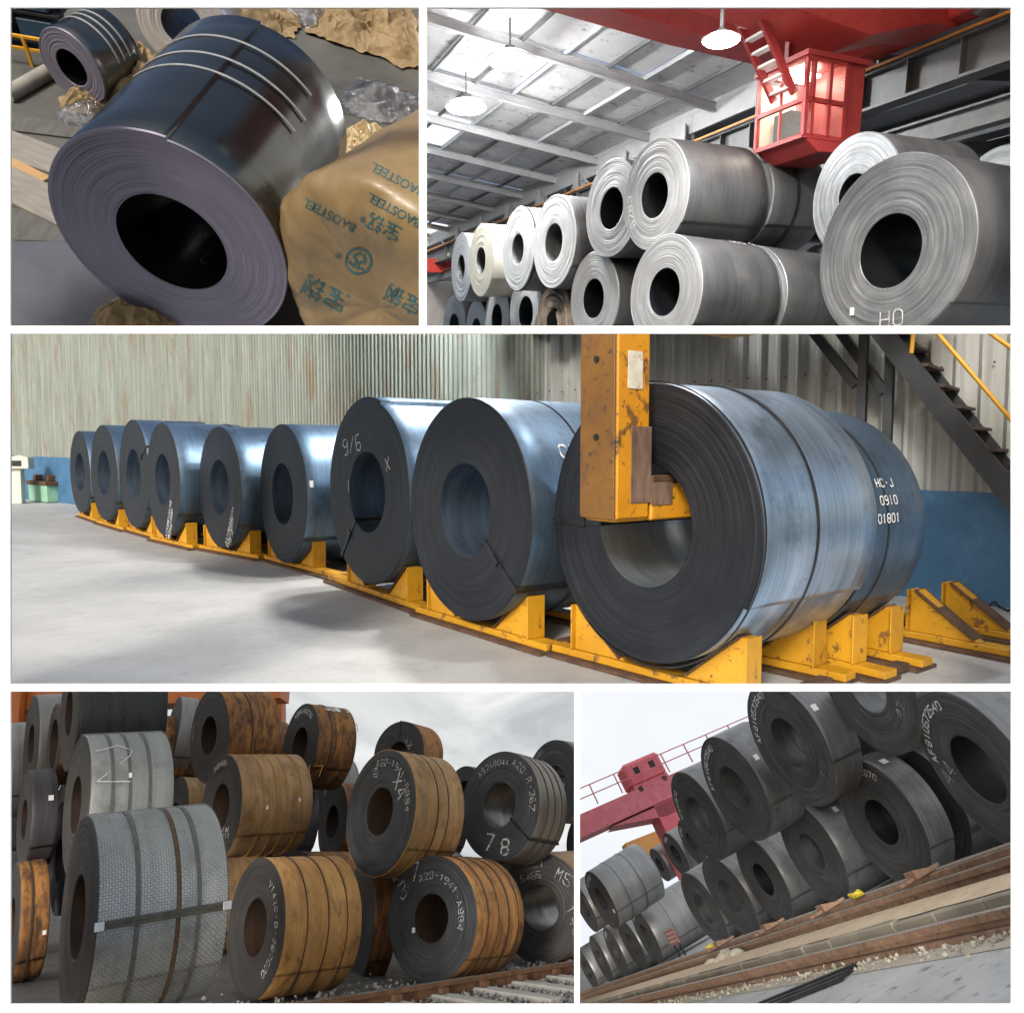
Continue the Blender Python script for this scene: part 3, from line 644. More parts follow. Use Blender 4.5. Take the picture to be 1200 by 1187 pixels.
G().prism([(4.0, 0, 4.4), (6.6, 0, 4.2), (9.0, 0, 4.12), (9.0, 0, 4.5), (4.0, 0, 4.75)], (0, 9.4, 0), (0, 9.9, 0)).build('girder', RED, crane, bevel=.01)
G().box((9.3, 8.3, 4.28), (.34, 2.6, .40)).build('end_carriage', RED, crane, bevel=.02)
for t_ in (7.2, 9.4): G().tube([(9.2, t_, 4.13), (9.45, t_, 4.13)], .11, 18).build('wheel', STEELG, crane)
for x_ in (5.9, 6.5, 7.1): G().box((x_, 7.53, 4.24), (.04, .03, .5)).build('stiffener', RED, crane)
cab = bpy.data.objects.new('operator_cab', None); link(cab, crane, T((7.62, 8.2, 3.02))); cab["label"] = 'red glazed operator cab under the crane girder'
cw, cd_, chh = .46, .42, .43        # half sizes
def post(x, y, z0, z1, x1=None, y1=None, wd=.05): return G().bar((x, y, z0), (x if x1 is None else x1, y if y1 is None else y1, z1), wd, wd, up=(0, 1, .01)).build('post', REDD, cab)
# front (towards the eye, -y) and left (-x) are glazed, the right half is a solid panel
for (x, y) in ((-cw, -cd_), (-cw + .1, -cd_), (-.1, -cd_), (.14, -cd_), (-cw, cd_)): post(x, y, -chh, chh)
for z in (-chh, -.02, chh):
    G().bar((-cw, -cd_, z), (.14, -cd_, z), .05, .05).build('frame_rail', REDD, cab); G().bar((-cw, -cd_, z), (-cw, cd_, z), .05, .05).build('frame_rail', REDD, cab)
G().box((.31, 0, 0), (.30, 2 * cd_, 2 * chh + .05)).build('machine_panel', REDD, cab, bevel=.01)
G().box((0, 0, chh + .05), (2 * cw + .1, 2 * cd_ + .1, .06)).build('cab_roof', REDD, cab)
G().prism([(-cw - .02, 0, -chh), (.46, 0, -chh), (.4, 0, -chh - .14), (-cw + .25, 0, -chh - .17)], (0, -cd_ - .02, 0), (0, cd_, 0)).build('cab_floor', REDD, cab, bevel=.01)
for (x0, x1) in ((-cw + .03, -.13), (-.07, .11)):
    for (z0, z1) in ((-chh + .04, -.06), (.03, chh - .04)):
        G().box(((x0 + x1) / 2, -cd_ + .005, (z0 + z1) / 2), (x1 - x0, .01, z1 - z0)).build('pane', GLASS, cab)
for (y0, y1) in ((-cd_ + .04, 0), (.03, cd_ - .04)):
    for (z0, z1) in ((-chh + .04, -.06), (.03, chh - .04)):
        G().box((-cw + .005, (y0 + y1) / 2, (z0 + z1) / 2), (.01, y1 - y0, z1 - z0)).build('pane', GLASS, cab)
post(-cw, 0, -chh, chh, wd=.03)
for x_ in (-.3, .3): G().box((x_, .1, chh + .3), (.07, .07, .5)).build('hanger', REDD, cab)
G().box((-.1, .2, -.25), (.3, .3, .5)).build('seat', STRAPM, cab)
BULB = NB('cab_bulb'); em = BULB.n('Emission'); em.inputs[0].default_value = (1, .9, .7, 1); em.inputs[1].default_value = 30; BULB.t.links.new(em.outputs[0], BULB.out.inputs[0])
G().box((-.15, cd_ - .01, 0), (.58, .02, 2 * chh - .1)).build('added_backing', plain('cab_cream', (.6, .56, .42), (.7, .66, .52), 4, .6, bump=0), cab)  # pale panel added inside so the cab windows look bright
G().box((-.15, .05, chh - .04), (.4, .3, .03)).build('cab_lamp', BULB.m, cab)
lad = G()
l0, l1 = V((-1.12, -.2, 1.0)), V((-cw + .02, -.2, .1))
ldp = bpy.data.objects.new('boarding_ladder', None); link(ldp, crane, T((7.62, 8.2, 3.02)))
for yy in (-.2, .15): G().bar(l0 + V((0, yy + .2, 0)), l1 + V((0, yy + .2, 0)), .05, .09).build('ladder_side', REDD, ldp)
for i in range(7): q = l0.lerp(l1, i / 6.5); G().box(q + V((0, .175, 0)), (.1, .34, .03)).build('rung', WHITE, ldp)
# lit high-bay lamps
LAMPE = NB('lamp_glow'); em = LAMPE.n('Emission'); em.inputs[0].default_value = (1, .99, .97, 1); em.inputs[1].default_value = 380; LAMPE.t.links.new(em.outputs[0], LAMPE.out.inputs[0])
def high_bay(s_, t_, dz, R, label):
    z = roofz(s_) - dz
    e = empty('high_bay_lamp', F2.M @ T((s_, t_, z)), label, 'lamp', 'lit lamps under the hall roof')
    n = 28
    def lathe(pr, nm_, mat):
        g = G()
        for (q, zz) in pr: g.v += [V((R * q * math.cos(2 * math.pi * k / n), R * q * math.sin(2 * math.pi * k / n), zz * R)) for k in range(n)]
        for j in range(len(pr) - 1):
            for k in range(n): g.f.append([j * n + k, j * n + (k + 1) % n, (j + 1) * n + (k + 1) % n, (j + 1) * n + k]); g.m.append(0); g.sm.append(True)
        return g.build(nm_, mat, e)
    lathe([(.001, .5), (.22, .5), (.26, .3), (.26, .28)], 'housing', STEELG)
    lathe([(.26, .28), (.7, .2), (.98, .05), (1.0, .04), (.985, .035), (.7, .17), (.26, .26)], 'reflector', REFL)
    lathe([(.001, .12), (.5, .10), (.80, .03), (.93, -.04), (.80, -.14), (.5, -.22), (.001, -.26)], 'diffuser', LAMPE.m)
    G().tube([(0, 0, R * .5), (0, 0, dz)], .02, 8).build('stem', STEELG, e)
b = NB('prismatic_reflector'); tr = b.n('BsdfTranslucent'); tr.inputs[0].default_value = (.9, .9, .9, 1); b.t.links.new(tr.outputs[0], b.out.inputs[0]); REFL = b.m
high_bay(5.45, 12.8, .62, .40, 'brightest lit high bay lamp, high up left under the roof')
high_bay(5.6, 15.35, .62, .42, 'second lit high bay lamp, lower and farther left under the roof')
high_bay(5.45, 7.2, 2.2, .20, 'lit high bay lamp just left of the crane cab')
for t0 in range(26): G().box((10.02, 3 + t0 * 2.0, 4.66), (.06, 1.99, .5)).build('eaves_panel', STEELW, roof)
# red beam far left
fb_ = F2.on(508, 312, p=V((0, 30, 0)), n=V((0, 1, 0)))
tag(G().box(fb_, (2.2, .5, .5)).build('red_beam', RED, None, F2.M), 'short red beam end at the far left behind the stack', 'beam')

# ================================================================== BOTTOM LEFT: rail yard with rusty and chequered coils
cur[0] = 4
F4 = pitched(1000); UP4 = F4.z; GZ4 = -1.42
FIT4={'k1':((-3.12, 5.535, -2.94),(0.874, 0.451, -0.181),0.683,0.90),'k5':((-4.839, 12.256, -3.646),(0.754, 0.604, -0.259),0.741,0.87),'k6':((-4.198, 11.073, -4.306),(0.78, 0.559, -0.281),0.723,1.08),'k7':((-2.779, 8.294, -4.54),(0.751, 0.601, -0.273),0.693,0.92),'k8':((-3.861, 13.954, -4.332),(0.777, 0.568, -0.27),0.745,0.75),'k9':((-2.685, 18.113, -5.825),(0.517, 0.765, -0.385),0.753,0.78),'k10':((-1.72, 9.959, -3.949),(0.721, 0.61, -0.329),0.768,0.80),'k11':((-0.188, 10.905, -4.235),(0.638, 0.664, -0.391),0.739,0.64),'k12':((0.783, 14.145, -5.053),(0.725, 0.627, -0.286),0.731,1.20),'k13':((-0.967, 9.145, -4.897),(0.563, 0.738, -0.373),0.683,0.99),'k14':((0.403, 10.897, -5.684),(0.447, 0.825, -0.347),0.716,1.20),'k2':((-4.398, 7.743, -3.034),(0.873, 0.456, -0.171),0.710,0.80),'k3':((-5.834, 10.156, -2.739),(0.853, 0.5, -0.15),0.735,1.06),'k4':((-6.532, 14.718, -4.402),(0.85, 0.477, -0.224),0.746,0.33),'k15':((-3.422, 14.61, -5.997),(0.831, 0.509, -0.224),0.725,0.50),'k16':((-2.064, 10.281, -5.554),(0.892, 0.413, -0.184),0.704,0.26),'k17':((-1.51, 24.344, -8.997),(0.654, 0.687, -0.317),0.741,1.20),'k21':((-7.486, 17.519, -6.927),(0.856, 0.48, -0.192),0.727,0.28),'L1':((-7.695, 12.246, -3.787),(0.851, 0.512, -0.119),0.767,0.46),'L2':((-8.509, 14.258, -4.392),(0.851, 0.502, -0.153),0.735,0.19),'L3':((-8.714, 13.194, -4.527),(0.841, 0.533, -0.097),0.784,0.29),'L4':((-6.721, 10.607, -4.286),(0.852, 0.508, -0.127),0.629,0.29),'L5':((-6.384, 9.822, -5.284),(0.85, 0.518, -0.097),0.686,0.35),'L6':((-6.86, 11.591, -5.443),(0.851, 0.502, -0.158),0.677,0.17),'k19':((1.595, 15.043, -6.653),(0.725, 0.628, -0.283),0.731,1.20)}
FIT4.update({'k1':((-3.114, 5.5, -2.936),(0.795, 0.591, -0.135),0.680,0.85),'k2':((-4.526, 7.965, -3.094),(0.789, 0.601, -0.129),0.700,0.78),'k3':((-5.775, 10.004, -2.69),(0.797, 0.598, -0.08),0.735,1.04),'L1':((-7.656, 12.22, -3.782),(0.779, 0.62, -0.09),0.767,0.39),'L2':((-8.396, 14.062, -4.35),(0.784, 0.612, -0.104),0.735,0.15),'L3':((-8.679, 13.132, -4.515),(0.768, 0.636, -0.077),0.784,0.22),'L4':((-6.546, 10.302, -4.194),(0.777, 0.622, -0.099),0.629,0.24),'L5':((-6.205, 9.524, -5.154),(0.788, 0.607, -0.104),0.686,0.31),'L6':((-6.041, 10.229, -4.717),(0.791, 0.603, -0.104),0.677,0.12),'k5':((-4.904, 12.415, -3.702),(0.723, 0.669, -0.17),0.741,0.87),'k6':((-4.265, 11.242, -4.38),(0.748, 0.631, -0.206),0.723,1.10),'k7':((-2.792, 8.33, -4.561),(0.744, 0.616, -0.258),0.693,0.92)})
FIT4['L2'] = (tuple(q * .8 for q in FIT4['L2'][0]), FIT4['L2'][1], .588, .2)
RFACE = face_mat('black_coil_edge', (.016, .015, .015), (.062, .058, .058), .62, .15, 70, .6, (.10, .045, .02), .35)
RFACE2 = face_mat('black_blue_edge', (.018, .019, .022), (.08, .084, .09), .5, .2, 70, .7)
RSIDE = side_mat('orange_rust', (.26, .105, .032), (.46, .225, .07), .72, .15, 22, (.08, .034, .016), .3, patch=(.30, .17, .06), bump=.18, runs=(.13, .05, .018))
RSIDE7 = side_mat('golden_rust', (.33, .165, .048), (.50, .285, .09), .70, .15, 24, (.12, .055, .02), .25, patch=(.30, .17, .065), bump=.15, runs=(.30, .12, .03))
RSIDE2 = side_mat('brown_rust', (.15, .062, .024), (.40, .175, .045), .68, .2, 30, (.05, .026, .015), .4, patch=(.36, .17, .035), bump=.18, runs=(.07, .032, .016))
RSIDE3 = side_mat('ochre_grey_rust', (.23, .135, .062), (.42, .265, .125), .62, .25, 26, (.20, .085, .025), .28, patch=(.13, .095, .065), bump=.15, runs=(.27, .14, .03))
SSIDE = side_mat('steel_streaked', (.09, .08, .07), (.26, .235, .20), .42, .6, 26, (.16, .09, .04), .15, bump=.1)
CHKL = side_mat('chequer_plate_grey', (.30, .32, .318), (.43, .45, .445), .5, .4, 14, (.14, .10, .07), .02, patch=(.16, .18, .18), bump=.05)
CHKT = plain('shaded_lozenge', (.17, .18, .18), (.26, .27, .27), 9, .45, .5)  # darker than the plate: the lozenges' shading is put into the colour
CHKD = side_mat('chequer_plate_black', (.022, .026, .028), (.05, .056, .058), .4, .5, 14, bump=.05)
PURP = side_mat('dark_violet_steel', (.04, .036, .042), (.10, .09, .10), .5, .4, 20, (.12, .06, .03), .1)
GREYS = side_mat('grey_scale_side', (.16, .16, .16), (.30, .295, .29), .5, .4, 20, (.16, .1, .06), .1)
RBORE = side_mat('rusty_bore', (.02, .014, .011), (.07, .038, .022), .6, .3, 18)
SBORE = side_mat('steel_bore', (.08, .078, .072), (.26, .25, .23), .35, .7, 14)
SEAM = plain('dark_seam', (.03, .016, .010), (.07, .036, .018), 20, .8)
SEAMO = plain('orange_seam', (.30, .14, .02), (.42, .21, .03), 20, .8)
SEAMB = plain('band_mark', (.06, .06, .062), (.12, .11, .10), 20, .6)
g4 = 'coils stacked in the rail yard'
def c4(key, label, face, side, bore, deco=(), r=.42, **kw):
    return put_coil(FIT4[key] if isinstance(key, str) else key, [face, side, bore], label, g4, UP4, r=r, deco=deco, Lmin=.30, **kw)
def d_tread(a0, a1, nx, mat, size=.03):
    """raised lozenges of chequer plate over part of the side"""
    def f(root, M, R, L, r):
        g = G(); st = L / nx; na = int(R * rad(a1 - a0) / st)
        for i in range(nx):
            for j in range(na):
                th = rad(a0) + (j + .5) * st / R; y = (i + .5) * st; s_ = 1 if (i + j) % 2 else -1
                t = V((math.cos(th), 0, -math.sin(th))); ax = V((0, 1, 0)); nrm = V((math.sin(th), 0, math.cos(th))); c = nrm * (R + .0035) + ax * y
                u = (t * s_ + ax).normalized() * st * .56; v_ = (t * -s_ + ax).normalized() * st * .17
                b = len(g.v); g.v += [c + u, c + v_, c - u, c - v_, c + nrm * .0028 + u * .35, c + nrm * .0028 - u * .35]
                for fc in ((0, 1, 4), (1, 2, 5, 4), (2, 3, 5), (3, 0, 4, 5)): g.f.append([b + q for q in fc]); g.m.append(0); g.sm.append(False)
        tag(g.build('tread', mat, root, M, fix=False), kind='stuff')
    return f
c4('k1', 'nearest grey chequer plate coil with three bands and a strap across it', RFACE, CHKL, RBORE,
   (d_tread(-8, 150, 46, CHKT), d_band(.29, .03, SEAMB), d_band(.60, .03, STRAPR), d_band(.76, .03, SEAMB)), r=.40, seed=41, n=144)
c4('k2', 'second grey chequer plate coil, above the nearest one, with a chalk loop', RFACE, CHKL, RBORE,
   (d_tread(-8, 120, 42, CHKT), d_band(.26, .03, SEAMB), d_band(.46, .025, SEAMB), d_band(.70, .03, SEAMB), d_side('2', .62, .012, .10, 78, DOTPAINT, .55), d_sticker(.46, 72, .03, .05)), r=.40, seed=42)
c4('k3', 'black chequer plate coil at the top of the pile, cut by the upper edge', RFACE, CHKD, RBORE, (d_tread(-8, 120, 30, CHKD), d_band(.34, .03), d_band(.5, .03), d_band(.7, .03)), r=.40, seed=43)
c4('k4', 'narrow dark coil with grey top and white tag right of the black chequer coil', RFACE, GREYS, RBORE, (d_sticker(0, 0, .07, .1, face=(.55, -.35)),), r=.40, seed=44)
c4('k5', 'orange rusty coil in the top row, left of the coil with printed squares', RFACE, RSIDE2, RBORE, (d_band(.45, .02, SEAM), d_arc('A20194', .07, .010, .8, 280, CHALK, .45)), r=.40, seed=45)
c4('k6', 'ochre rusty coil in the middle row with five yellow seams on its side', RFACE, RSIDE3, RBORE,
   (d_band(.30, .012, SEAMO), d_band(.48, .012, SEAMO), d_band(.62, .012, SEAMO), d_band(.82, .012, SEAMO), d_arc('8888888', .09, .016, .78, 350, CHALK, .45), d_sticker(.35, 95, .03, .05), d_sticker(.8, 88, .03, .05), d_text('4M', .2, .016, (.35, -.5), 0, CHALK), d_side('YV7', .3, .014, .70, 62, SEAMO, .3)), r=.42, seed=46)
c4('k7', 'orange rusty coil on the ground right of the nearest chequer coil, chalk on its rim', RFACE, RSIDE7, RBORE,
   (d_band(.28, .014, SEAM), d_band(.55, .014, SEAM), d_band(.8, .01, SEAM), d_arc('V1428-8-282000', .10, .012, .70, 88, CHALK, .45)), r=.40, seed=47, n=128)
c4('k8', 'brown coil in the top row with small printed white squares on its side', RFACE, RSIDE2, RBORE,
   (d_arc('1894/80720', .1, .018, .76, 5, DOTPAINT), d_band(.35, .02, SEAM), d_side('888', .14, .03, .32, 38, DOTPAINT), d_side('8 2', .14, .03, .6, 36, DOTPAINT), d_side('1E1', .22, .015, .52, 72, SEAMO, .2)), r=.42, seed=48)
c4('k9', 'dark faced rusty coil peeking out at the top middle, hanging strap on its face', RFACE, RSIDE, RBORE, (d_eye(0, .02), d_text('XX', .2, .02, (.4, .3), -50, CHALK, .55)), r=.36, seed=49)
c4('k10', 'big brown rusty coil in the middle with chalk X4 and a ringed 3', RFACE2, RSIDE3, RBORE,
   (d_arc('A20-1941-8884', .11, .012, .74, 38, CHALK, .5), d_text('X4', .22, .028, (.52, .36), -52, CHALK, .45), d_text('3', .1, .012, (-.22, .66), 0, CHALK), d_text('o', .2, .012, (-.21, .66), 0, CHALK, .45),
    d_band(.28, .012, SEAMO), d_band(.45, .02, SEAM), d_band(.66, .012, SEAM), d_band(.02, .012, SEAMO)), r=.38, seed=50, n=144, rings=44)
c4('k11', 'bare steel coil chalked 78 with a strap slung from its bore', RFACE2, SSIDE, SBORE,
   (d_text('7', .28, .035, (-.16, -.66), -8, CHALK, .1), d_text('8', .26, .035, (.22, -.74), -4, CHALK, .1), d_arc('A921804A', .10, .012, .74, 345, CHALK, .45), d_arc('A20-8-267', .12, .012, .78, 60, CHALK, .5), d_eye(128, .03), d_band(.3, .012, SEAM), d_band(.55, .012, SEAM), d_band(.8, .012, SEAM)), r=.40, seed=51, n=128)
c4('k12', 'dark coil at the right end of the upper row, steel showing in its bore', RFACE2, SSIDE, SBORE, (d_eye(300, .02), d_arc('1202', .1, .012, .8, 320, CHALK, .55)), r=.36, seed=52)
c4('k13', 'rusty coil on the ground by the rail with chalk 3 and 7 above its bore', RFACE2, RSIDE, RBORE,
   (d_text('3', .26, .018, (-.68, .42), 18, CHALK, .45), d_text('7', .28, .018, (-.42, .74), 12, CHALK, .45), d_arc('A20-1941-A884', .11, .012, .62, 38, CHALK, .5), d_sticker(0, 0, .055, .05, face=(-.36, -.2)), d_side('S', .2, .02, .62, 22, CHALK, .45),
    d_band(.22, .014, SEAM), d_band(.44, .014, SEAM), d_band(.66, .02, SEAM), d_band(.86, .014, SEAM)), r=.38, seed=53, n=144)
c4('k14', 'dark coil on the ground at the right edge, chalk scribbles and steel bore', RFACE, RSIDE3, SBORE,
   (d_text('M5', .2, .016, (.52, .55), -30, CHALK, .55), d_text('1465', .2, .012, (.75, -.3), -70, CHALK, .55), d_text('X', .2, .014, (-.55, .35), 10, CHALK, .55), d_text('5465', .12, .01, (-.2, .55), 12, CHALK, .55), d_text('1E1', .16, .01, (-.1, .8), 0, CHALK, .55)), r=.40, seed=54)
c4('k15', 'shadowed coil in the gap left of the big brown coil', RFACE, RSIDE2, RBORE, r=.40, seed=55)
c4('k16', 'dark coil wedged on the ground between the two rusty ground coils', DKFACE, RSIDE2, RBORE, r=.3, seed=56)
c4('k17', 'small far coil between the top middle coil and the coil chalked 78', RFACE, RSIDE2, RBORE, r=.4, seed=57)
c4('k19', 'dark coil at the right edge behind the coil chalked 78', RFACE2, PURP, RBORE, r=.4, seed=58)
c4('L1', 'grey dark faced coil at the top left of the pile', RFACE, GREYS, RBORE, r=.4, seed=60)
c4('L2', 'thin rust edged coil seen almost edge on at the upper left', RFACE, RSIDE2, RBORE, r=.6, seed=61)
c4('L3', 'grey coil cut by the left edge of the yard view', RFACE, GREYS, RBORE, r=.4, seed=62)
c4('L4', 'dark violet coil with a white tag in the left stack', RFACE, PURP, RBORE, (d_sticker(.7, 70, .06, .07),), r=.4, seed=63)
c4('L5', 'brown coil standing on the ground at the lower left corner', RFACE, RSIDE2, RBORE, (d_band(.4, .02, SEAM), d_sticker(.85, 100, .04, .05)), r=.4, seed=64)
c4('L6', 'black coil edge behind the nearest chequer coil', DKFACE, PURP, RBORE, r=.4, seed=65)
# the back rank, half hidden behind the named coils
rf = random.Random(12); afl = F4.M.to_3x3() @ V((math.sin(rad(50)), math.cos(rad(50)), 0))
FILL = [(-5.1, 13.6, -.69, 'dark coil low in the back rank, left of the orange ground coil'), (-3.5, 13.9, -.69, 'dark coil in the back rank in the slit above the orange ground coil'),
        (-1.9, 14.2, -.69, 'dark coil in the back rank seen in the slit under the X4 coil'), (-.3, 14.6, -.69, 'dark coil in the back rank below the coil chalked 78'),
        (-8.3, 13.0, -.69, 'dark coil in the back rank at the left edge, lower one'), (-7.6, 13.9, .52, 'dark coil in the back rank behind the violet tagged coil'),
        (-5.9, 14.4, .52, 'dark coil in the back rank below the narrow tagged coil'), (-4.6, 15.0, .52, 'dark coil in the back rank behind the ochre five seam coil'),
        (-1.9, 15.4, .52, 'dark coil in the back rank between the X4 coil and the 78 coil'), (-.3, 15.8, .52, 'dark coil in the back rank seen through the bore of the 78 coil'),
        (-6.9, 15.2, 1.72, 'coil in the back rank above the narrow tagged coil'), (-5.3, 15.5, 1.72, 'coil in the back rank behind the top orange rusty coil'),
        (-9.9, 15.5, .5, 'dark coil in the back rank at the left edge, upper one'), (-4.3, 17.2, 1.2, 'dark coil in the back rank under the coil with printed squares')]
for i, (x_, y_, z_, lb) in enumerate(FILL):
    put_coil((F4.M @ V((x_, y_, z_)), afl, .73, rf.uniform(.8, 1.1)), [RFACE, rf.choice([RSIDE2, PURP, RSIDE3, GREYS]), RBORE], lb, 'back rank of the rusty pile', UP4, r=.4, seed=200 + i, n=64, rings=16)
# strap across the nearest coil
k1 = FIT4['k1']; a1 = V(k1[1]).normalized(); z1 = (UP4 - a1 * a1.dot(UP4)).normalized(); x1 = a1.cross(z1)
STRAPG = plain('oiled_strap', (.05, .047, .035), (.1, .092, .07), 14, .45, .4); CLIP = plain('bright_clip', (.5, .5, .5), (.66, .66, .66), 14, .35, .7)
st = empty('axial_strap', basis(V(k1[0]), x1, a1, z1), 'flat dark steel strap with bright corner clips across the nearest chequer coil', 'strap')
an = rad(92); dn = V((math.sin(an), 0, math.cos(an))); tn = V((math.cos(an), 0, -math.sin(an))); RR = k1[2]
for q in (-.014, .014): G().bar(dn * (RR + .014) + V((0, -.012, 0)) + tn * q, dn * (RR + .014) + V((0, k1[3] + .012, 0)) + tn * q, .024, .006, up=dn).build('band', STRAPG, st)
for yy in (.015, k1[3] - .015): G().bar(dn * (RR + .02) + V((0, yy - .03, 0)), dn * (RR + .02) + V((0, yy + .03, 0)), .055, .010, up=dn).build('corner_clip', CLIP, st, bevel=.003)

# ground, ballast, rail
EARTH = plain('yard_earth', (.08, .074, .068), (.15, .14, .13), 1.5, .95, c3=(.18, .17, .16), s3=18, bump=.5, dist=.03)
tag(G().add([(-160, 3.5, GZ4), (160, 3.5, GZ4), (160, 300, GZ4), (-160, 300, GZ4)], [(0, 1, 2, 3)]).build('ground', EARTH, None, F4.M), kind='structure')
def stones(n, place, smin, smax, mats, M, seed, name='gravel'):
    rnd = random.Random(seed); g = G()
    for i in range(n):
        p = place(rnd); s_ = rnd.uniform(smin, smax)
        R_ = Matrix.Rotation(rnd.uniform(0, 6.28), 3, V((rnd.uniform(-1, 1), rnd.uniform(-1, 1), rnd.uniform(-1, 1))).normalized())
        base = [(1, 0, 0), (-1, 0, 0), (0, 1, 0), (0, -1, 0), (0, 0, 1), (0, 0, -1)]
        vs = [p + R_ @ (V(q) * s_ * rnd.uniform(.6, 1.2)) for q in base]
        g.add(vs, [(0, 2, 4), (2, 1, 4), (1, 3, 4), (3, 0, 4), (2, 0, 5), (1, 2, 5), (3, 1, 5), (0, 3, 5)], rnd.randrange(len(mats)))
    return tag(g.build(name, mats, None, M, fix=False), kind='stuff')
ST = [plain('ballast_a', (.20, .195, .19), (.30, .29, .28), 9, .9), plain('ballast_b', (.10, .10, .10), (.17, .165, .16), 9, .9), plain('ballast_c', (.32, .30, .27), (.42, .40, .36), 9, .9)]
r0, r1 = F4.on(330, 1178, GZ4 + .19), F4.on(672, 1126, GZ4 + .19)
rd = (r1 - r0).normalized(); rn_ = rd.cross(V((0, 0, 1)))
def ballast(rnd):
    t = rnd.uniform(-1.5, (r1 - r0).length + 3.5); o = rnd.gauss(.45, .75); q = r0 + rd * t + rn_ * o; return V((q.x, q.y, GZ4 + rnd.uniform(0, .06)))
stones(15000, ballast, .012, .034, ST, F4.M, 5)
RAILT = plain('polished_rail_head', (.30, .28, .26), (.45, .43, .41), 6, .3, .8); RAILW = plain('rusted_rail_web', (.085, .04, .02), (.17, .085, .04), 9, .8, .1)
def rail(p0, p1, h, wd, M, label):
    d = (p1 - p0).normalized(); e = empty('rail', M, label, 'rail')
    up = V((0, 0, 1)); G().bar(p0 - up * (h - .012), p1 - up * (h - .012), wd * 2.1, .024).build('rail_foot', RAILW, e)
    G().bar(p0 - up * (h * .52), p1 - up * (h * .52), wd * .3, h * .6).build('rail_web', RAILW, e); G().bar(p0 - up * (h * .12), p1 - up * (h * .12), wd, h * .24).build('rail_head', RAILW, e)
    G().bar(p0 + up * .003, p1 + up * .003, wd * .8, .006).build('running_surface', RAILT, e)
    return e
rail(r0 - rd * 1.5, r1 + rd * 4, .17, .075, F4.M, 'rusty railway rail with worn bright top in front of the ground coils')
CONC = plain('sleeper_concrete', (.30, .29, .26), (.42, .40, .36), 5, .85, c3=(.2, .19, .17))
Ls = (r1 - r0).length
for i in range(2, 8):
    q = r0 + rd * (-.6 + i * .62); q = V((q.x, q.y, GZ4 + .01))
    G().box(q + rn_ * .35, (1.5, .22, .16), Matrix.Rotation(math.atan2(rn_.y, rn_.x), 3, 'Z')).build('sleeper', CONC, None, F4.M, bevel=.02)
    o = bpy.data.objects[[k for k in PANEL][-1]]; tag(o, 'pale concrete sleeper under the rusty rail, number %s counted from the left end' % ['one', 'two', 'three', 'four', 'five', 'six'][i - 2], 'sleeper', 'sleepers under the rail')
    c_ = G().box(q + rn_ * .085 + V((0, 0, .115)), (.07, .09, .05), Matrix.Rotation(math.atan2(rn_.y, rn_.x), 3, 'Z')).build('rail_clip', RAILW, o)
    c_.parent = o
# orange gantry beams behind the pile
ORG = plain('gantry_orange', (.45, .11, .02), (.58, .17, .035), 2, .5, c3=(.3, .07, .02))
gc = empty('gantry_crane', F4.M, 'orange gantry crane legs and beams behind the coil pile', 'crane')
def gpt(u, v, Y=24): return F4.on(u, v, p=V((0, Y, 0)), n=V((0, 1, 0)))
G().bar(gpt(-40, 818), gpt(335, 800), 1.0, 1.1).build('beam', ORG, gc)
G().bar(gpt(-20, 842, 25), gpt(130, 838, 25), .6, .25).build('beam', ORG, gc)
G().bar(gpt(30, 845), gpt(30, 880), .7, .9).build('leg', ORG, gc); G().bar(gpt(18, 806, 23.3), gpt(14, 850, 23.3), .25, .5, up=(1, 0, 0)).build('ladder', ORG, gc)
G().bar(gpt(322, 800, 26), gpt(322, 1000, 26), .5, .6, up=(1, 0, 0)).build('leg', ORG, gc)

# ================================================================== BOTTOM RIGHT: sloping view of a yard with dark stencilled coils
cur[0] = 5
K5 = 1.16
F5 = Frame((.8999, .3227, .2934), (-.1038, .8119, -.5746), (-.4236, .4866, .7641), K5); UP5 = F5.z; GZ5 = -1.02
FIT5={'p1':((3.032, 12.534, -5.047),(0.896, 0.351, 0.271),0.732,.60),'p2':((3.048, 10.538, -3.864),(0.897, 0.348, 0.274),0.729,.58),'p3':((3.228, 8.981, -2.765),(0.915, 0.298, 0.274),0.747,.40),'p4':((3.609, 7.854, -1.819),(0.943, 0.218, 0.252),0.733,.45),'p5':((4.024, 6.646, -2.274),(0.921, 0.125, 0.369),0.720,.50),'q1':((3.811, 15.282, -8.0),(0.88, 0.36, 0.311),0.719,1.10),'q2':((3.89, 13.752, -6.977),(0.87, 0.375, 0.319),0.725,1.10),'q4':((4.252, 10.901, -4.904),(0.921, 0.277, 0.275),0.721,1.10),'q5':((4.101, 8.537, -3.505),(0.932, 0.267, 0.243),0.686,0.30),'r1':((2.21, 18.977, -9.711),(0.858, 0.414, 0.304),0.715,1.42),'r2':((3.484, 19.975, -11.145),(0.891, 0.329, 0.314),0.710,1.61),'q3':((4.125, 12.614, -6.12),(0.911, 0.3, 0.284),0.715,1.10),'s1':((6.447, 33.509, -15.633),(0.87, 0.374, 0.32),0.726,1.10),'s2':((5.401, 25.326, -11.469),(0.888, 0.345, 0.304),0.721,1.10),'s3':((5.608, 23.968, -10.465),(0.895, 0.332, 0.297),0.721,1.10),'s4':((3.338, 21.373, -12.18),(0.871, 0.372, 0.322),0.716,1.10),'s5':((3.058, 22.677, -13.151),(0.899, 0.324, 0.294),0.716,1.10),'s6':((2.796, 24.157, -14.24),(0.891, 0.337, 0.302),0.714,1.10),'s7':((2.705, 27.586, -16.636),(0.866, 0.379, 0.326),0.720,1.10),'t1':((2.114, 22.473, -11.728),(0.87, 0.372, 0.323),0.721,1.10)}
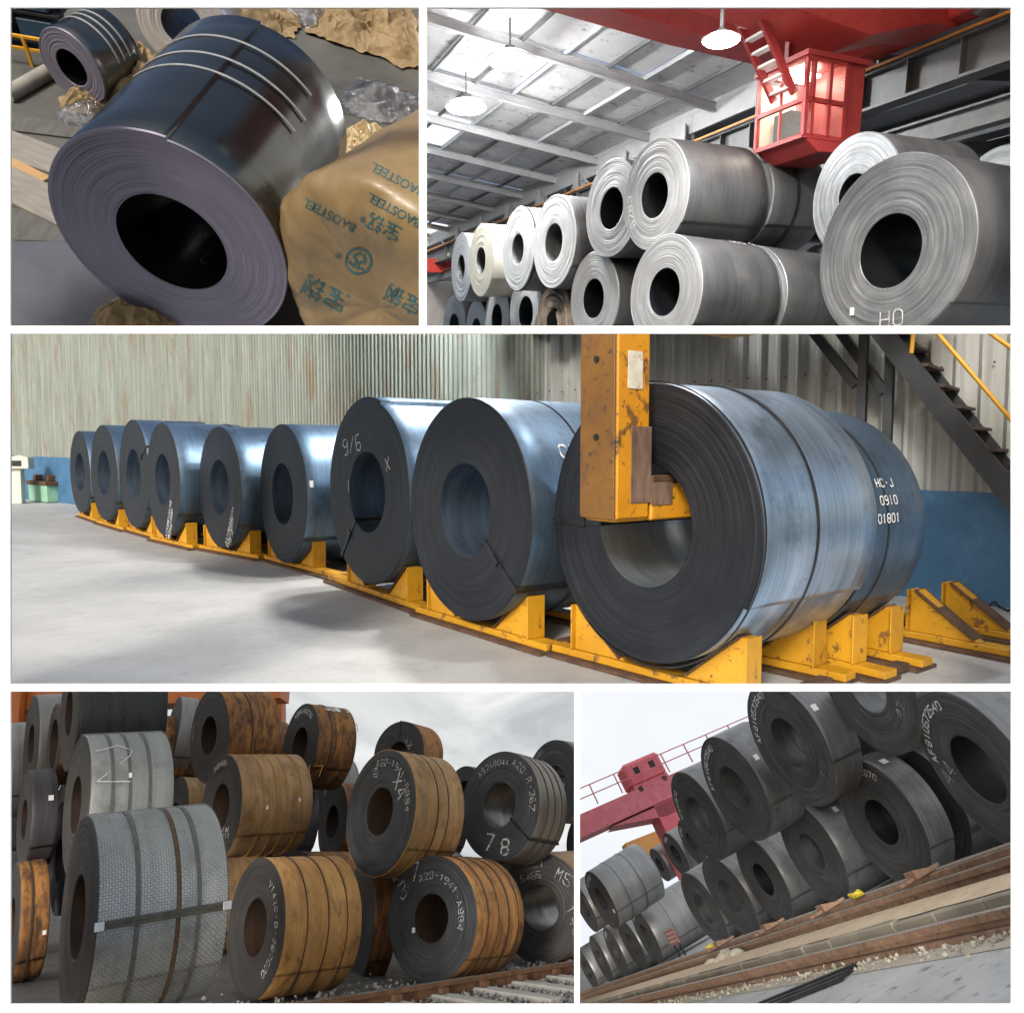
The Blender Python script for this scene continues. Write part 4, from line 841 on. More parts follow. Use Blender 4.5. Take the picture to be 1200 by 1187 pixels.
FACE5 = face_mat('charcoal_coil_edge', (.026, .027, .03), (.15, .154, .162), .5, .25, 70, .7)
SIDE5 = side_mat('matt_grey_side', (.14, .143, .148), (.26, .264, .268), .42, .5, 24, patch=(.09, .093, .098), bump=.05)
SIDE5L = side_mat('pale_grey_side', (.20, .205, .21), (.34, .345, .35), .42, .55, 24, patch=(.24, .245, .25), bump=.05)
BORE5 = side_mat('bore_grey', (.05, .052, .056), (.15, .155, .16), .4, .5, 16)
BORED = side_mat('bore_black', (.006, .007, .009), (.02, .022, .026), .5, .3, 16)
g5 = 'stencilled coils in the sloping yard'
def c5(key, label, deco=(), r=.42, bore=None, **kw):
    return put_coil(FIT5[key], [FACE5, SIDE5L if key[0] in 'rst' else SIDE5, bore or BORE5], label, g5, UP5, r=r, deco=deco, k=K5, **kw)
AR = lambda s, an=-20, sz=.13: d_arc(s, sz, .019, .76, an)
c5('p1', 'dark coil at the left end of the upper row beside the red crane beam', (AR('AF810572', -55, .09),), r=.42, seed=71)
c5('p2', 'dark coil second in the upper row, white print at its upper left rim', (AR('AF810572540', -35, .1), d_sticker(.25, 78, .08, .09)), r=.42, seed=72, rings=52, tele=.0012)
c5('p3', 'large dark coil third in the upper row, cut by the top edge', (AR('AF810572540', -30, .1), d_sticker(.25, 80, .08, .09), d_text('1 7', .1, .008, (.5, -.6), 20, CHALK, .3)), r=.40, seed=73, n=144, rings=52, tele=.0012)
c5('p4', 'large dark coil at the top edge right of centre, only its lower part in view', (d_text('47', .13, .012, (.42, -.52), 30, CHALK, .4),), r=.40, seed=74, n=144, rings=52, tele=.0012)
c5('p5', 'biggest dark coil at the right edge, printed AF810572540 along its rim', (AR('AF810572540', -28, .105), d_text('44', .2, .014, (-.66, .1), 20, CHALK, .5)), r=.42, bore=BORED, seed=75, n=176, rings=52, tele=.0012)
c5('q5', 'narrow dark coil printed AF810572570 with a white tag, lower row centre right', (AR('AF810572570', 5, .10), d_sticker(.45, 42, .09, .1)), r=.36, bore=BORED, seed=76, n=160, rings=52, tele=.0012, Lmin=.32)
c5('q4', 'dark coil in the lower row with steel showing at the bore rim', (d_sticker(.3, 62, .08, .1),), r=.36, seed=77, n=128, rings=52, tele=.0012)
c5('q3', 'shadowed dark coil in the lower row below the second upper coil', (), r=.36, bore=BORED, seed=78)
c5('q2', 'dark coil with a light grey top, lower row, two right of the long grey coil', (d_sticker(.3, 60, .06, .08),), r=.40, seed=79)
c5('q1', 'dark coil in the lower row next to the small red sign', (), r=.40, seed=80)
c5('r1', 'long grey coil of the upper tier at the left, two slits on its top', (d_arc('AF8105', .12, .03, .72, -15), d_band(.3, .012), d_band(.62, .012), d_sticker(0, 0, .1, .1, face=(.62, -.5))), r=.40, seed=81)
c5('r2', 'long grey coil on the ground at the left behind the small red sign', (d_arc('AF8105', .12, .03, .72, -15), d_band(.35, .012)), r=.40, seed=82)
c5('s1', 'farthest small coil at the end of the upper tier', (), seed=83)
c5('s2', 'small far coil with a white print, middle of the three under the crane', (d_arc('AF81', .13, .05, .7, -10),), seed=84)
c5('s3', 'small far coil nearest the upper row, under the crane leg', (d_arc('AF81', .13, .05, .7, -40),), seed=85)
c5('s4', 'coil on the ground just left of the long grey ground coil', (), seed=86)
c5('s5', 'coil on the ground with a white print, second left of the long ground coil', (d_arc('AF81', .13, .05, .7, -15),), seed=87)
c5('s6', 'coil on the ground third left of the long ground coil', (), seed=88)
c5('s7', 'last ground coil at the lower left corner of the sloping yard', (), seed=89)
c5('t1', 'upper tier coil at the left edge beside the long grey coil', (), seed=90)
RB5 = random.Random(2)
for i, key in enumerate(('q5',)):
    c_, a_, R_, L_ = FIT5[key]; put_coil((V(c_) + V(a_) * (max(L_, .5) + .12) + F5.y * .12, a_, .70, 1.0), [FACE5, SIDE5, BORED], 'dark coil half hidden behind the narrow coil printed AF810572570', g5, UP5, k=K5, seed=300 + i, n=64, rings=16)
for i, (key, lb) in enumerate((('p2', 'dark coil behind the second coil of the upper row'), ('p3', 'dark coil behind the third coil of the upper row'), ('p4', 'dark coil behind the coil cut by the top edge'))):
    c_, a_, R_, L_ = FIT5[key]; put_coil((V(c_) + V(a_) * (L_ + .45), a_, .72, 1.0), [FACE5, SIDE5, BORED], lb, g5, UP5, k=K5, seed=320 + i, n=80, rings=16)
# ground layers
ASPH = plain('asphalt_grey', (.38, .382, .38), (.5, .5, .495), 1.2, .85, c3=(.13, .135, .14), s3=6, bump=.3)
tag(G().add([(-12, 2, GZ5), (60, 2, GZ5), (60, 160, GZ5), (-12, 160, GZ5)], [(0, 1, 2, 3)]).build('ground', ASPH, None, F5.M), kind='structure')
DUST = plain('pale_dust', (.38, .34, .27), (.50, .45, .37), 3, .95, c3=(.27, .24, .2), s3=14, bump=.5)
tag(G().add([(3.32, 2, GZ5 + .004), (3.55, 2, GZ5 + .004), (6.6, 60, GZ5 + .004), (3.32, 60, GZ5 + .004)], [(0, 1, 2, 3)]).build('path', DUST, None, F5.M), kind='structure')
RUST5 = plain('pale_rail_rust', (.22, .13, .085), (.38, .25, .17), 8, .75, .1, c3=(.06, .035, .025))  # pale brown rust of the yard rails and clamps
PALE5 = plain('worn_rail_top', (.34, .30, .26), (.48, .43, .38), 7, .5, .3)
def beam5(s_, z0, z1, wd, mat, name, label, t0=2.5, t1=60, cat='rail', joint=0):
    e = G()
    y = t0
    return tag(e.bar((s_, t0, (z0 + z1) / 2), (s_, t1, (z0 + z1) / 2), wd, z1 - z0).build(name, mat, None, F5.M, bevel=.006), label, cat)
beam5(5.12, -1.01, -.80, .05, RUST5, 'steel_rail', 'thin rusty rail closest to the coils in the bundle')
beam5(5.03, -1.01, -.79, .05, PALE5, 'steel_rail', 'pale worn rail in the middle of the bundle before the coils')
beam5(4.94, -1.01, -.80, .05, RUST5, 'steel_rail', 'third thin rail of the bundle before the coils')
def rail5(s_, h, wd, label, t0=2.5, t1=60):
    e = empty('steel_rail', F5.M @ T((s_, 0, GZ5)), label, 'rail')
    L_ = (t0 + t1) / 2
    G().bar((0, t0, .02), (0, t1, .02), wd * 2, .03).build('rail_foot', RUST5, e); G().bar((0, t0, h * .5), (0, t1, h * .5), wd * .35, h - .09).build('rail_web', RUST5, e)
    G().bar((0, t0, h - .025), (0, t1, h - .025), wd, .045).build('rail_head', RUST5, e); G().bar((0, t0, h + .001), (0, t1, h + .001), wd * .7, .004).build('running_surface', PALE5, e)
    return e
rail5(4.72, .19, .085, 'deep brown crane rail beside the coil bundle rails')
rail5(3.62, .13, .07, 'lone rusty rail at the edge of the asphalt')
CON5 = plain('kerb_concrete', (.24, .21, .165), (.36, .32, .25), 3, .85, c3=(.24, .22, .19), s3=12, bump=.4)
rndk = random.Random(4)
kb = empty('concrete_kerb', F5.M, 'pale concrete kerb of separate blocks between the two rails', 'kerb')
for i in range(60):
    t0 = 2.6 + i * .62; wj = rndk.uniform(-.012, .012)
    G().box((4.18 + wj, t0 + .3, GZ5 + .07 + rndk.uniform(-.006, .006)), (.50, (.612), .13)).build('block', CON5, kb, bevel=.012)
SAND5 = plain('sunlit_sand', (.60, .45, .30), (.72, .57, .40), 5, .95, c3=(.38, .28, .19), s3=16, bump=.6)  # sand on the kerb; its bright tan includes the sunlight on the top
g = G(); nS = 160
for i in range(nS + 1):
    y_ = 2.6 + i * .23; e_ = 3.99 + .035 * mnoise.noise(V((y_ * 2.3, 0, 0))) + .02 * mnoise.noise(V((y_ * 7, 3, 0)))
    g.v += [V((e_, y_, GZ5 + .139)), V(((e_ + 4.42) / 2, y_, GZ5 + .155 + .01 * mnoise.noise(V((y_ * 3, 1, 1))))), V((4.44, y_, GZ5 + .139))]
for i in range(nS):
    for j in (0, 1): g.f.append([i * 3 + j, i * 3 + j + 1, i * 3 + j + 4, i * 3 + j + 3]); g.m.append(0); g.sm.append(True)
tag(g.build('sand', SAND5, None, F5.M), kind='stuff')
RUB = [plain('rubble_a', (.42, .38, .3), (.55, .5, .42), 9, .9), plain('rubble_b', (.28, .25, .2), (.38, .34, .28), 9, .9)]
stones(2600, lambda r_: V((r_.choice([r_.gauss(3.78, .05), r_.gauss(3.45, .07), r_.gauss(4.45, .05)]), 3 + 28 * r_.random() ** 1.6, GZ5 + r_.uniform(0, .03))), .008, .03, RUB, F5.M, 8)
for i, (s_, t_, sz) in enumerate(((4.42, 11.9, .13), (4.4, 12.3, .16), (4.36, 12.9, .1))):
    r_ = random.Random(i); g = G(); 
    bm = bmesh.new(); bmesh.ops.create_icosphere(bm, subdivisions=2, radius=sz)
    for v in bm.verts: v.co *= 1 + .35 * mnoise.noise(v.co * 9 + V((i * 7, 0, 0))); v.co.z *= .6
    me = bpy.data.meshes.new('rock'); bm.to_mesh(me); bm.free(); me.materials.append(RUB[0])
    tag(link(bpy.data.objects.new('rock', me), None, F5.M @ T((s_, t_, GZ5 + .14 if s_ > 4 else GZ5 + .03))), ['pale broken stone by the lone rail, left of a larger one', 'largest pale broken stone beside the lone rail', 'small pale broken stone past the largest one', 'tiny pale stone at the edge of the asphalt'][i], 'stone', 'broken stones along the rails')
# yellow wheel stops, clamps, sign, dark bars
YW = plain('yellow_plastic', (.62, .46, .03), (.75, .58, .06), 9, .5)
def clump(u, v, label):
    q = F5.on(u, v, -.78); e = empty('yellow_strap_roll', F5.M @ T(q), label, 'webbing')
    for i in range(4):
        pts = [V((.05 * math.cos(a) + .012 * i, .045 * i - .08 + .06 * math.sin(a), .03 + .02 * math.sin(2 * a + i))) for a in [k * .5 for k in range(13)]]
        G().tube(pts, .016, 7).build('loop', YW, e)
clump(1003, 1052, 'bright yellow bundle of webbing lying on the rails under the coils'); clump(832, 1112, 'paler yellow bundle by the long rails, near the red sign')
for i, (u, v) in enumerate(((1078, 1028), (970, 1066), (902, 1088), (845, 1107))):
    q = F5.on(u, v, -.79); e = empty('rail_clamp', F5.M @ T(q), ['brown clamp wedge on the rails below the narrow tagged coil', 'brown clamp wedge on the rails left of the yellow bundle', 'brown clamp wedge on the rails under the shadowed coil', 'brown clamp wedge on the rails next to the paler bundle'][i], 'clamp', 'clamps on the rails')
    G().prism([(-.08, 0, 0), (.14, 0, 0), (.14, 0, .03), (-.08, 0, .09)], (0, -.09, 0), (0, .09, 0)).build('wedge', RUST5, e, bevel=.008); G().box((.0, 0, .02), (.5, .06, .03)).build('bolt_bar', RUST5, e)
q = F5.on(800, 1122, -.9); sg = empty('small_sign', F5.M @ T(q), 'small faded red sign board on two legs by the ground coils', 'sign')
SIGN = plain('faded_red_sign', (.30, .12, .12), (.38, .17, .16), 20, .7)
G().box((0, 0, .42), (.03, .62, .30)).build('board', SIGN, sg, bevel=.004)
for y in (-.2, .2): G().box((.02, y, .1), (.03, .03, .5)).build('leg', STRAPM, sg)
for j in range(3): G().box((-.018, 0, .34 + j * .08), (.004, .5, .02)).build('line', plain('sign_line', (.5, .42, .4), (.6, .5, .48), 9, .7), sg)
for i, (u, v) in enumerate(((930, 1172),)):
    q = F5.on(u, v, GZ5); e = empty('steel_bars', F5.M @ T(q) @ RZ(.5), 'dark flat bars lying on the asphalt at the bottom edge', 'steel bars')
    for j in range(5): G().box((.07 * j, 0, .02 + .012 * (j % 2)), (.05, 1.1, .03)).build('bar', DSTEEL, e)
# the red gantry crane: a beam, walkway rail, trolley house, leg
RED5 = plain('gantry_red', (.52, .11, .14), (.62, .17, .20), 2, .5, c3=(.28, .03, .05), s3=7)
PINK5 = plain('trolley_red', (.60, .11, .13), (.68, .15, .17), 2, .5)
cg = empty('gantry_crane', F5.M, 'red gantry crane beam with a small trolley house on rails', 'crane')
PY = 34
def gp(u, v, Y=PY): return F5.on(u, v, p=V((0, Y, 0)), n=V((0, 1, 0)))
b0, b1 = gp(655, 982), gp(960, 846)
bd = (b1 - b0).normalized(); bu = V((1, 0, 0)); bu = (V((0, 0, 1)) - bd * bd.z).normalized()
hgt = (gp(740, 925) - gp(740, 948)).length
G().bar(b0 - bd * 4, b1, 1.4, .85, up=bu).build('girder', RED5, cg)
G().prism([b0 + bd * 2.2 - bu * .5, b0 + bd * 9 - bu * .5, b0 + bd * 8.5 - bu * 1.0, b0 + bd * 4.5 - bu * 1.0], (0, -.6, 0), (0, .6, 0)).build('girder_haunch', RED5, cg)
leg0 = gp(778, 938); leg1 = gp(800, 985)
G().bar(leg0 + bu * .2, leg1 - bu * 3, 1.2, 1.5, up=bd).build('leg', PINK5, cg)
tpos = gp(757, 916)
tr_ = bpy.data.objects.new('trolley', None); link(tr_, cg, basis(tpos, bd, V((0, 1, 0)), bu))
G().box((0, 0, .42), (1.8, 1.2, 1.05)).build('house', PINK5, tr_, bevel=.12); G().box((0, 0, -.17), (1.7, 1.25, .2)).build('bogie', RED5, tr_)
for x_ in (-.36, .4): G().box((x_, -.61, .5), (.26, .03, .28)).build('window', STRAPM, tr_)
for x_ in (-.6, .6): G().tube([(x_, -.7, -.28), (x_, -.5, -.28)], .12, 14).build('wheel', STRAPM, tr_)
L_ = (b1 - b0).length + 4
for side in (-.85,):
    n_ = 15
    for i in range(n_ + 1):
        q = b0 - bd * 4 + bd * (L_ * i / n_) + V((0, side, 0)) + bu * .5
        G().bar(q, q + bu * .85, .045, .045, up=bd).build('rail_post', RED5, cg)
    for hh in (.45, .85): G().bar(b0 - bd * 4 + V((0, side, 0)) + bu * (.5 + hh), b1 + V((0, side, 0)) + bu * (.5 + hh), .04, .04).build('handrail', RED5, cg)
OR5 = plain('orange_block', (.6, .28, .08), (.7, .36, .12), 2, .6)
q = gp(758, 985, 44); tag(G().bar(gp(735, 1000, 42), gp(790, 978, 42), .9, .9).build('orange_beam', OR5, None, F5.M), 'short orange beam behind the long grey coil', 'beam')

# ------------------------------------------------------------------ overcast skies over the two yards
def sky_mat(name, c1, c2, c3, sc_, strength):
    b = NB(name); o = b.obj(); n1 = b.noise(b.scl(o, 1, 1, 2.2), sc_, 6, .55, .6); n2 = b.noise(b.scl(o, 1, 1, 2.5), sc_ * .4, 4, .5)
    col = b.mix(b.ramp(n1, .36, .66), c1, c2); col = b.mix(b.math('MULTIPLY', b.ramp(n2, .45, .65), .7), col, c3)
    em = b.n('Emission'); b.t.links.new(col, em.inputs[0]); em.inputs[1].default_value = strength; b.t.links.new(em.outputs[0], b.out.inputs[0]); return b.m
def sky_sheet(name, u0, u1, mat, pan, back=230):
    cur[0] = pan; g = G()
    def pt(u, v, Y): return V(((u - 600) / 900 * Y, Y, (593.5 - v) / 900 * Y))
    prof = [(4.4, 806.6), (12, 806.6), (40, 806.6), (110, 806.6), (back, 806.6), (back, 900), (back, 1000), (back, 1120), (back, 1300)]
    us = [u0 + (u1 - u0) * i / 8 for i in range(9)]
    for (Y, v) in prof: g.v += [pt(u, v, Y) for u in us]
    for j in range(len(prof) - 1):
        for i in range(8): g.f.append([j * 9 + i, j * 9 + i + 1, (j + 1) * 9 + i + 1, (j + 1) * 9 + i]); g.m.append(0); g.sm.append(False)
    return tag(g.build(name, mat), kind='structure')
sky_sheet('sky', -500, 676, sky_mat('overcast_sky', (.40, .42, .435), (.78, .785, .77), (.36, .38, .395), .018, .88), 0)
sky_sheet('sky', 676.8, 1900, sky_mat('hazy_sky', (.76, .79, .83), (.84, .855, .865), (.72, .76, .82), .01, .78), 0)

# ================================================================== TOP LEFT: bright new coil on a cluttered floor
cur[0] = 1
K1 = .82
F1 = Frame((.9781, .0361, -.2048), (.146, .582, .8), (.148, -.8124, .564), K1); UP1 = F1.z; GZ1 = -5.44
A1 = V((-3.0143, 5.105, -4.4309))
FACE1 = face_mat('violet_grey_edge', (.12, .114, .165), (.225, .215, .295), .42, .35, 130, .6, bump=.06)
SIDE1 = side_mat('black_mirror_steel', (.085, .09, .086), (.13, .135, .128), .2, .95, 16, bump=.015)
BORE1 = side_mat('black_bore', (.012, .012, .013), (.03, .03, .032), .2, .8, 12, bump=.02)
WHITEC = face_mat('white_coil_edge', (.7, .7, .76), (.86, .86, .9), .45, .2, 60, .4)
g1 = 'bright coils on the cluttered floor'
GREYB = plain('clear_tape', (.2, .205, .21), (.28, .285, .29), 12, .3)
def part_band(y, wd, a0, a1, tp=0):
    def f(root, M, R, L, r): ring_band(R * (1 - tp * y) + .0035, y * L - wd / 2, wd, .0012, rad(a0), rad(a1), 48).build('tape', GREYB, root, M, fix=False)
    return f
put_coil((F1.M @ A1 / K1, F1.y, 1.0, 2.12), [FACE1, SIDE1, BORE1], 'large mirror black steel coil with three tape strips, lying in the middle', g1, UP1, k=K1, taper=.07, r=.46, seed=101, n=200, rings=60, tele=.0015, lap=.02, lap_at=.16,
         deco=(part_band(.50, .022, -38, 52, .07), part_band(.62, .022, -42, 54, .07), part_band(.78, .022, -44, 50, .07)))
def floor_coil(u, v, R, L, r, ang, mats, label, deco=(), seed=1):
    q = F1.on(u, v, GZ1 + R); a = Matrix.Rotation(rad(ang), 3, 'Z') @ V((0, 1, 0))
    return put_coil((F1.M @ q / K1, F1.M.to_3x3() @ a, R, L), mats, label, g1, UP1, k=K1, r=r, seed=seed, deco=deco, tele=.002)
floor_coil(84, 80, .42, .66, .46, -14, [FACE1, SIDE1, BORE1], 'smaller mirror black coil in the background at the upper left', (part_band(.45, .02, -60, 80), part_band(.6, .02, -60, 80), part_band(.75, .02, -60, 80)), 102)
floor_coil(214, 30, .54, 1.0, .46, 10, [WHITEC, side_mat('white_side', (.5, .5, .54), (.62, .62, .66), .3, .5), LBORE], 'pale silver coil at the top edge behind the large black coil', (), 103)
# floor
b = NB('worn_floor'); o = b.obj(); n1 = b.noise(o, .9, 8, .65, .4); n2 = b.noise(o, 7, 7, .7)
col = b.mix(b.ramp(n1, .32, .7), (.038, .040, .036), (.09, .088, .078)); col = b.mix(b.math('MULTIPLY', b.ramp(n2, .55, .75), .5), col, (.03, .028, .024)); b.bump(n2, .3, .01)
FLOOR1 = b.pbr(col, b.math('ADD', .45, b.math('MULTIPLY', n1, .3)), 0)
tag(G().add([(-8.7, 1, GZ1), (4, 1, GZ1), (4, 14, GZ1), (-8.7, 14, GZ1)], [(0, 1, 2, 3)]).build('floor', FLOOR1, None, F1.M), kind='structure')
# crumpled sheets
def crumple(name, q, w_, d_, h, mat, label, cat, seed, rz=0, nx=64, ny=56, sharp=1.0, group=None, pinch=.5):
    """a loose crumpled sheet: ridged folds, ragged outline"""
    rnd = random.Random(seed); g = G(); o = V((seed * 3.7, seed * 1.3, 0))
    def ridge(x, y, f): return 1 - abs(mnoise.noise(V((x * f, y * f, seed * .77)) + o)) * 2
    for i in range(nx + 1):
        for j in range(ny + 1):
            x, y = i / nx - .5, j / ny - .5; rr = math.hypot(x, y) * 2
            wx2 = x + .10 * mnoise.noise(V((x * 4, y * 4, 5)) + o); wy2 = y + .10 * mnoise.noise(V((x * 4, y * 4, 9)) + o)
            env = max(0., 1 - rr ** 2.2); big = .5 + .6 * mnoise.noise(V((x * 2.3, y * 2.3, 1)) + o)
            z = h * (env * (.25 + .75 * big) + sharp * (.22 * ridge(wx2, wy2, 3.2) + .13 * ridge(wy2, wx2, 6.5) + .10 * ridge(wx2, wy2, 15)) * (.35 + env))
            ed = 1 + .30 * mnoise.noise(V((math.cos(math.atan2(y, x)) * 1.5, math.sin(math.atan2(y, x)) * 1.5, 3)) + o) - pinch * .2 * rr
            g.v.append(V(((x + .035 * mnoise.noise(V((x * 9, y * 9, 4)) + o)) * w_ * ed, (y + .035 * mnoise.noise(V((x * 9, y * 9, 7)) + o)) * d_ * ed, max(.006 + .02 * h * rnd.random(), z))))
    for i in range(nx):
        for j in range(ny):
            a = i * (ny + 1) + j; c = a + ny + 1
            for t in (([a, c, c + 1], [a, c + 1, a + 1]) if (i * 7 + j * 3 + seed) % 2 else ([a, c, a + 1], [c, c + 1, a + 1])): g.f.append(t); g.m.append(0); g.sm.append('film' in name or 'sheet' in name)
    return tag(g.build(name, mat, None, F1.M @ T(q) @ RZ(rz), fix=False), label, cat, group)
def paper_mat(name, c1, c2, rough=.45):
    b = NB(name); o = b.obj(); n1 = b.noise(o, 2.5, 6, .6); n2 = b.noise(o, 14, 6, .7)
    b.b.inputs['Coat Weight'].default_value = .1; b.b.inputs['Coat Roughness'].default_value = .2
    b.bump(n2, .3, .01); return b.pbr(b.mix(b.ramp(n1, .3, .7), c1, c2), rough, 0)
KRAFT = paper_mat('kraft_paper', (.14, .095, .04), (.215, .15, .07))
KRAFTM = paper_mat('matt_kraft_paper', (.15, .105, .048), (.24, .17, .085), .75); KRAFTM.node_tree.nodes['Principled BSDF'].inputs['Coat Weight'].default_value = .03
b = NB('clear_film'); o = b.obj(); b.t.nodes.remove(b.b); b.b = None
bp = b.n('Bump'); b.set(bp.inputs['Height'], b.noise(o, 10, 6, .7)); bp.inputs['Strength'].default_value = .9; bp.inputs['Distance'].default_value = .03
gl = b.n('BsdfGlossy'); gl.inputs['Color'].default_value = (.85, .88, .95, 1); gl.inputs['Roughness'].default_value = .09; b.t.links.new(bp.outputs[0], gl.inputs['Normal'])
fr_ = b.n('Fresnel'); fr_.inputs[0].default_value = 1.5; b.t.links.new(bp.outputs[0], fr_.inputs['Normal'])
tr = b.n('BsdfTransparent'); tr.inputs[0].default_value = (.86, .87, .9, 1); mx = b.n('MixShader'); b.set(mx.inputs[0], b.math('ADD', .07, b.math('MULTIPLY', fr_.outputs[0], .8), clamp=True))
b.t.links.new(tr.outputs[0], mx.inputs[1]); b.t.links.new(gl.outputs[0], mx.inputs[2]); b.t.links.new(mx.outputs[0], b.out.inputs[0]); FILM = b.m
gp1 = 'loose wrapping around the coils'
def fp(u, v, z=0): return F1.on(u, v, GZ1 + z)
crumple('crumpled_paper', fp(158, 100), 1.15, 1.5, .42, KRAFTM, 'heap of shiny brown wrapping paper beside the small black coil', 'wrapping paper', 11, .3, group=gp1)
crumple('crumpled_paper', fp(115, 122), .9, .5, .22, KRAFTM, 'flat brown paper scrap in front of the small black coil', 'wrapping paper', 12, .6, group=gp1)
crumple('crumpled_paper', fp(435, 38), 1.8, 1.6, .42, KRAFTM, 'big brown paper heap at the upper right corner', 'wrapping paper', 13, -.2, group=gp1)
crumple('crumpled_paper', fp(290, 22), 1.5, .9, .32, KRAFTM, 'brown paper heap behind the large black coil at the top edge', 'wrapping paper', 14, .2, group=gp1)
crumple('crumpled_paper', fp(432, 178), 1.0, .7, .30, paper_mat('light_kraft', (.30, .225, .115), (.38, .30, .165)), 'light brown folded paper between the plastic and the wrapped coil', 'wrapping paper', 15, .1, group=gp1)
crumple('plastic_film', fp(455, 125), 1.25, 1.0, .17, FILM, 'crumpled clear plastic film right of the large black coil', 'plastic film', 16, 0, 56, 50, 1.6, group=gp1)
crumple('plastic_film', fp(360, 18), .9, .9, .2, FILM, 'clear plastic film at the top edge by the brown paper heap', 'plastic film', 17, 0, 50, 44, 1.4, group=gp1)
crumple('plastic_film', fp(104, 140), .7, .6, .14, FILM, 'small clear plastic scrap in front of the paper heap', 'plastic film', 18, 0, 40, 36, 1.4, group=gp1)
b = NB('milky_film'); o = b.obj(); b.pbr((.13, .13, .155), .2, 0); b.bump(b.noise(o, 3, 5, .6), .3, .03)
tr = b.n('BsdfTransparent'); mx = b.n('MixShader'); mx.inputs[0].default_value = .62
b.t.links.new(tr.outputs[0], mx.inputs[1]); b.t.links.new(b.b.outputs[0], mx.inputs[2]); b.t.links.new(mx.outputs[0], b.out.inputs[0]); FILMF = b.m
crumple('plastic_sheet', fp(75, 352), 2.2, 1.7, .10, FILMF, 'flat sheet of cloudy plastic on the floor at the lower left corner', 'plastic film', 19, -.35, 40, 36, .55, group=gp1, pinch=0)
crumple('crumpled_paper', fp(160, 380), .9, .7, .25, KRAFTM, 'dark brown paper corner under the front of the large coil', 'wrapping paper', 20, .2, group=gp1)
# planks, boards and pipe on the floor at the left
WOODG = plain('grey_board', (.14, .13, .115), (.22, .205, .18), 3, .8, stretch=(1, 6, 1)); CARD = plain('cardboard', (.30, .18, .08), (.38, .24, .11), 3, .8); DKB = plain('dark_board', (.05, .05, .046), (.09, .088, .08), 3, .7, stretch=(5, 1, 1))
def board(u, v, w_, d_, h, rz, mat, name, label, cat='board'):
    return tag(G().box((0, 0, h / 2), (w_, d_, h)).build(name, mat, None, F1.M @ T(fp(u, v)) @ RZ(rad(rz)), bevel=.008), label, cat)
board(32, 178, 1.3, .42, .03, -12, WOODG, 'grey_board', 'grey flat board on the floor at the left edge, upper one')
board(20, 205, .6, .35, .025, -20, CARD, 'cardboard_piece', 'brown cardboard piece under the grey board at the left edge', 'cardboard')
board(40, 232, 1.4, .45, .05, -18, WOODG, 'grey_board', 'long pale grey plank on the floor left of the large coil')
board(40, 265, 1.2, .5, .02, 18, DKB, 'dark_board', 'dark floor plate at the left below the pale plank', 'plate')
board(48, 150, 1.0, .3, .03, 10, DKB, 'dark_board', 'dark plate on the floor in front of the small black coil', 'plate')
tag(G().tube([fp(8, 112, .07), fp(30, 100, .07), fp(56, 85, .07)], .09, 14).build('hose', plain('grey_hose', (.2, .19, .17), (.28, .27, .24), 5, .7), None, F1.M), 'thick grey hose on the floor left of the small black coil', 'hose')
# back left: yellow rail and blue rack
rk = empty('storage_rack', F1.M @ T(fp(30, 50)) @ RZ(rad(6)), 'dark rack with blue boxes in the far upper left corner', 'rack')
BLUEB = plain('blue_box', (.02, .06, .12), (.035, .09, .17), 4, .5)
for x_ in (-.55, 0, .55):
    G().box((x_, 0, .55), (.05, .05, 1.1)).build('post', DSTEEL, rk)
for z_ in (.12, .45, .8):
    G().box((0, .02, z_), (1.2, .4, .03)).build('shelf', DSTEEL, rk)
    for x_ in (-.28, .28): G().box((x_, .0, z_ + .14), (.42, .34, .22)).build('bin', BLUEB, rk, bevel=.01)
yr = empty('guard_rail', F1.M @ T(fp(38, 78)) @ RZ(rad(6)), 'thin yellow guard rail in front of the dark rack', 'railing')
for x_ in (-.45, 0, .45): G().box((x_, 0, .17), (.035, .035, .34)).build('post', YRAIL, yr)
for z_ in (.2, .34): G().box((0, 0, z_), (1.0, .025, .03)).build('rail', YRAIL, yr)
# the wrapped coil at the right: paper with printed marks
WR = 1.09
wc = V((-1.17, 4.74, GZ1 + WR + .02))
wax = Matrix.Rotation(rad(-25), 3, 'Z') @ V((0, 1, 0)); wx_ = wax.cross(V((0, 0, 1)))
wrap = empty('wrapped_coil', F1.M @ basis(wc, wx_, wax, V((0, 0, 1))), 'coil wrapped in brown printed paper and film at the lower right of the black coil', 'wrapped coil')
g = G(); NA, NL, WL = 160, 60, 2.6
prof = [(.0, .04), (.15, .035), (.3, .03), (.45, .02), (.6, .01), (.72, .0), (.82, .0), (.90, .02), (.955, .05), (.985, .09), (1.0, .14)] + [(1.0, .14 + (WL - .14) * i / NL) for i in range(1, NL + 1)]
for (q, y) in prof:
    for k in range(NA):
        th = 2 * math.pi * k / NA; cr = mnoise.noise(V((math.sin(th) * 1.6, y * 1.3, math.cos(th) * 1.6))) * .035 - abs(mnoise.noise(V((math.sin(th) * 2.6 + y * .8, y * 1.1, math.cos(th) * 2.6)))) * .05 - abs(mnoise.noise(V((math.sin(th) * 7 + y * 2, y * 3.0, math.cos(th) * 7)))) * .02 + .03
        rr = WR * q * (1 + cr * 1.0); g.v.append(V((rr * math.sin(th), y + (-.09 * abs(mnoise.noise(V((math.sin(th) * 2.2 * q, 3, math.cos(th) * 2.2 * q)))) - .04 * abs(mnoise.noise(V((math.sin(th) * 6 * q, 7, math.cos(th) * 6 * q)))) if q < 1 else 0), rr * math.cos(th))))
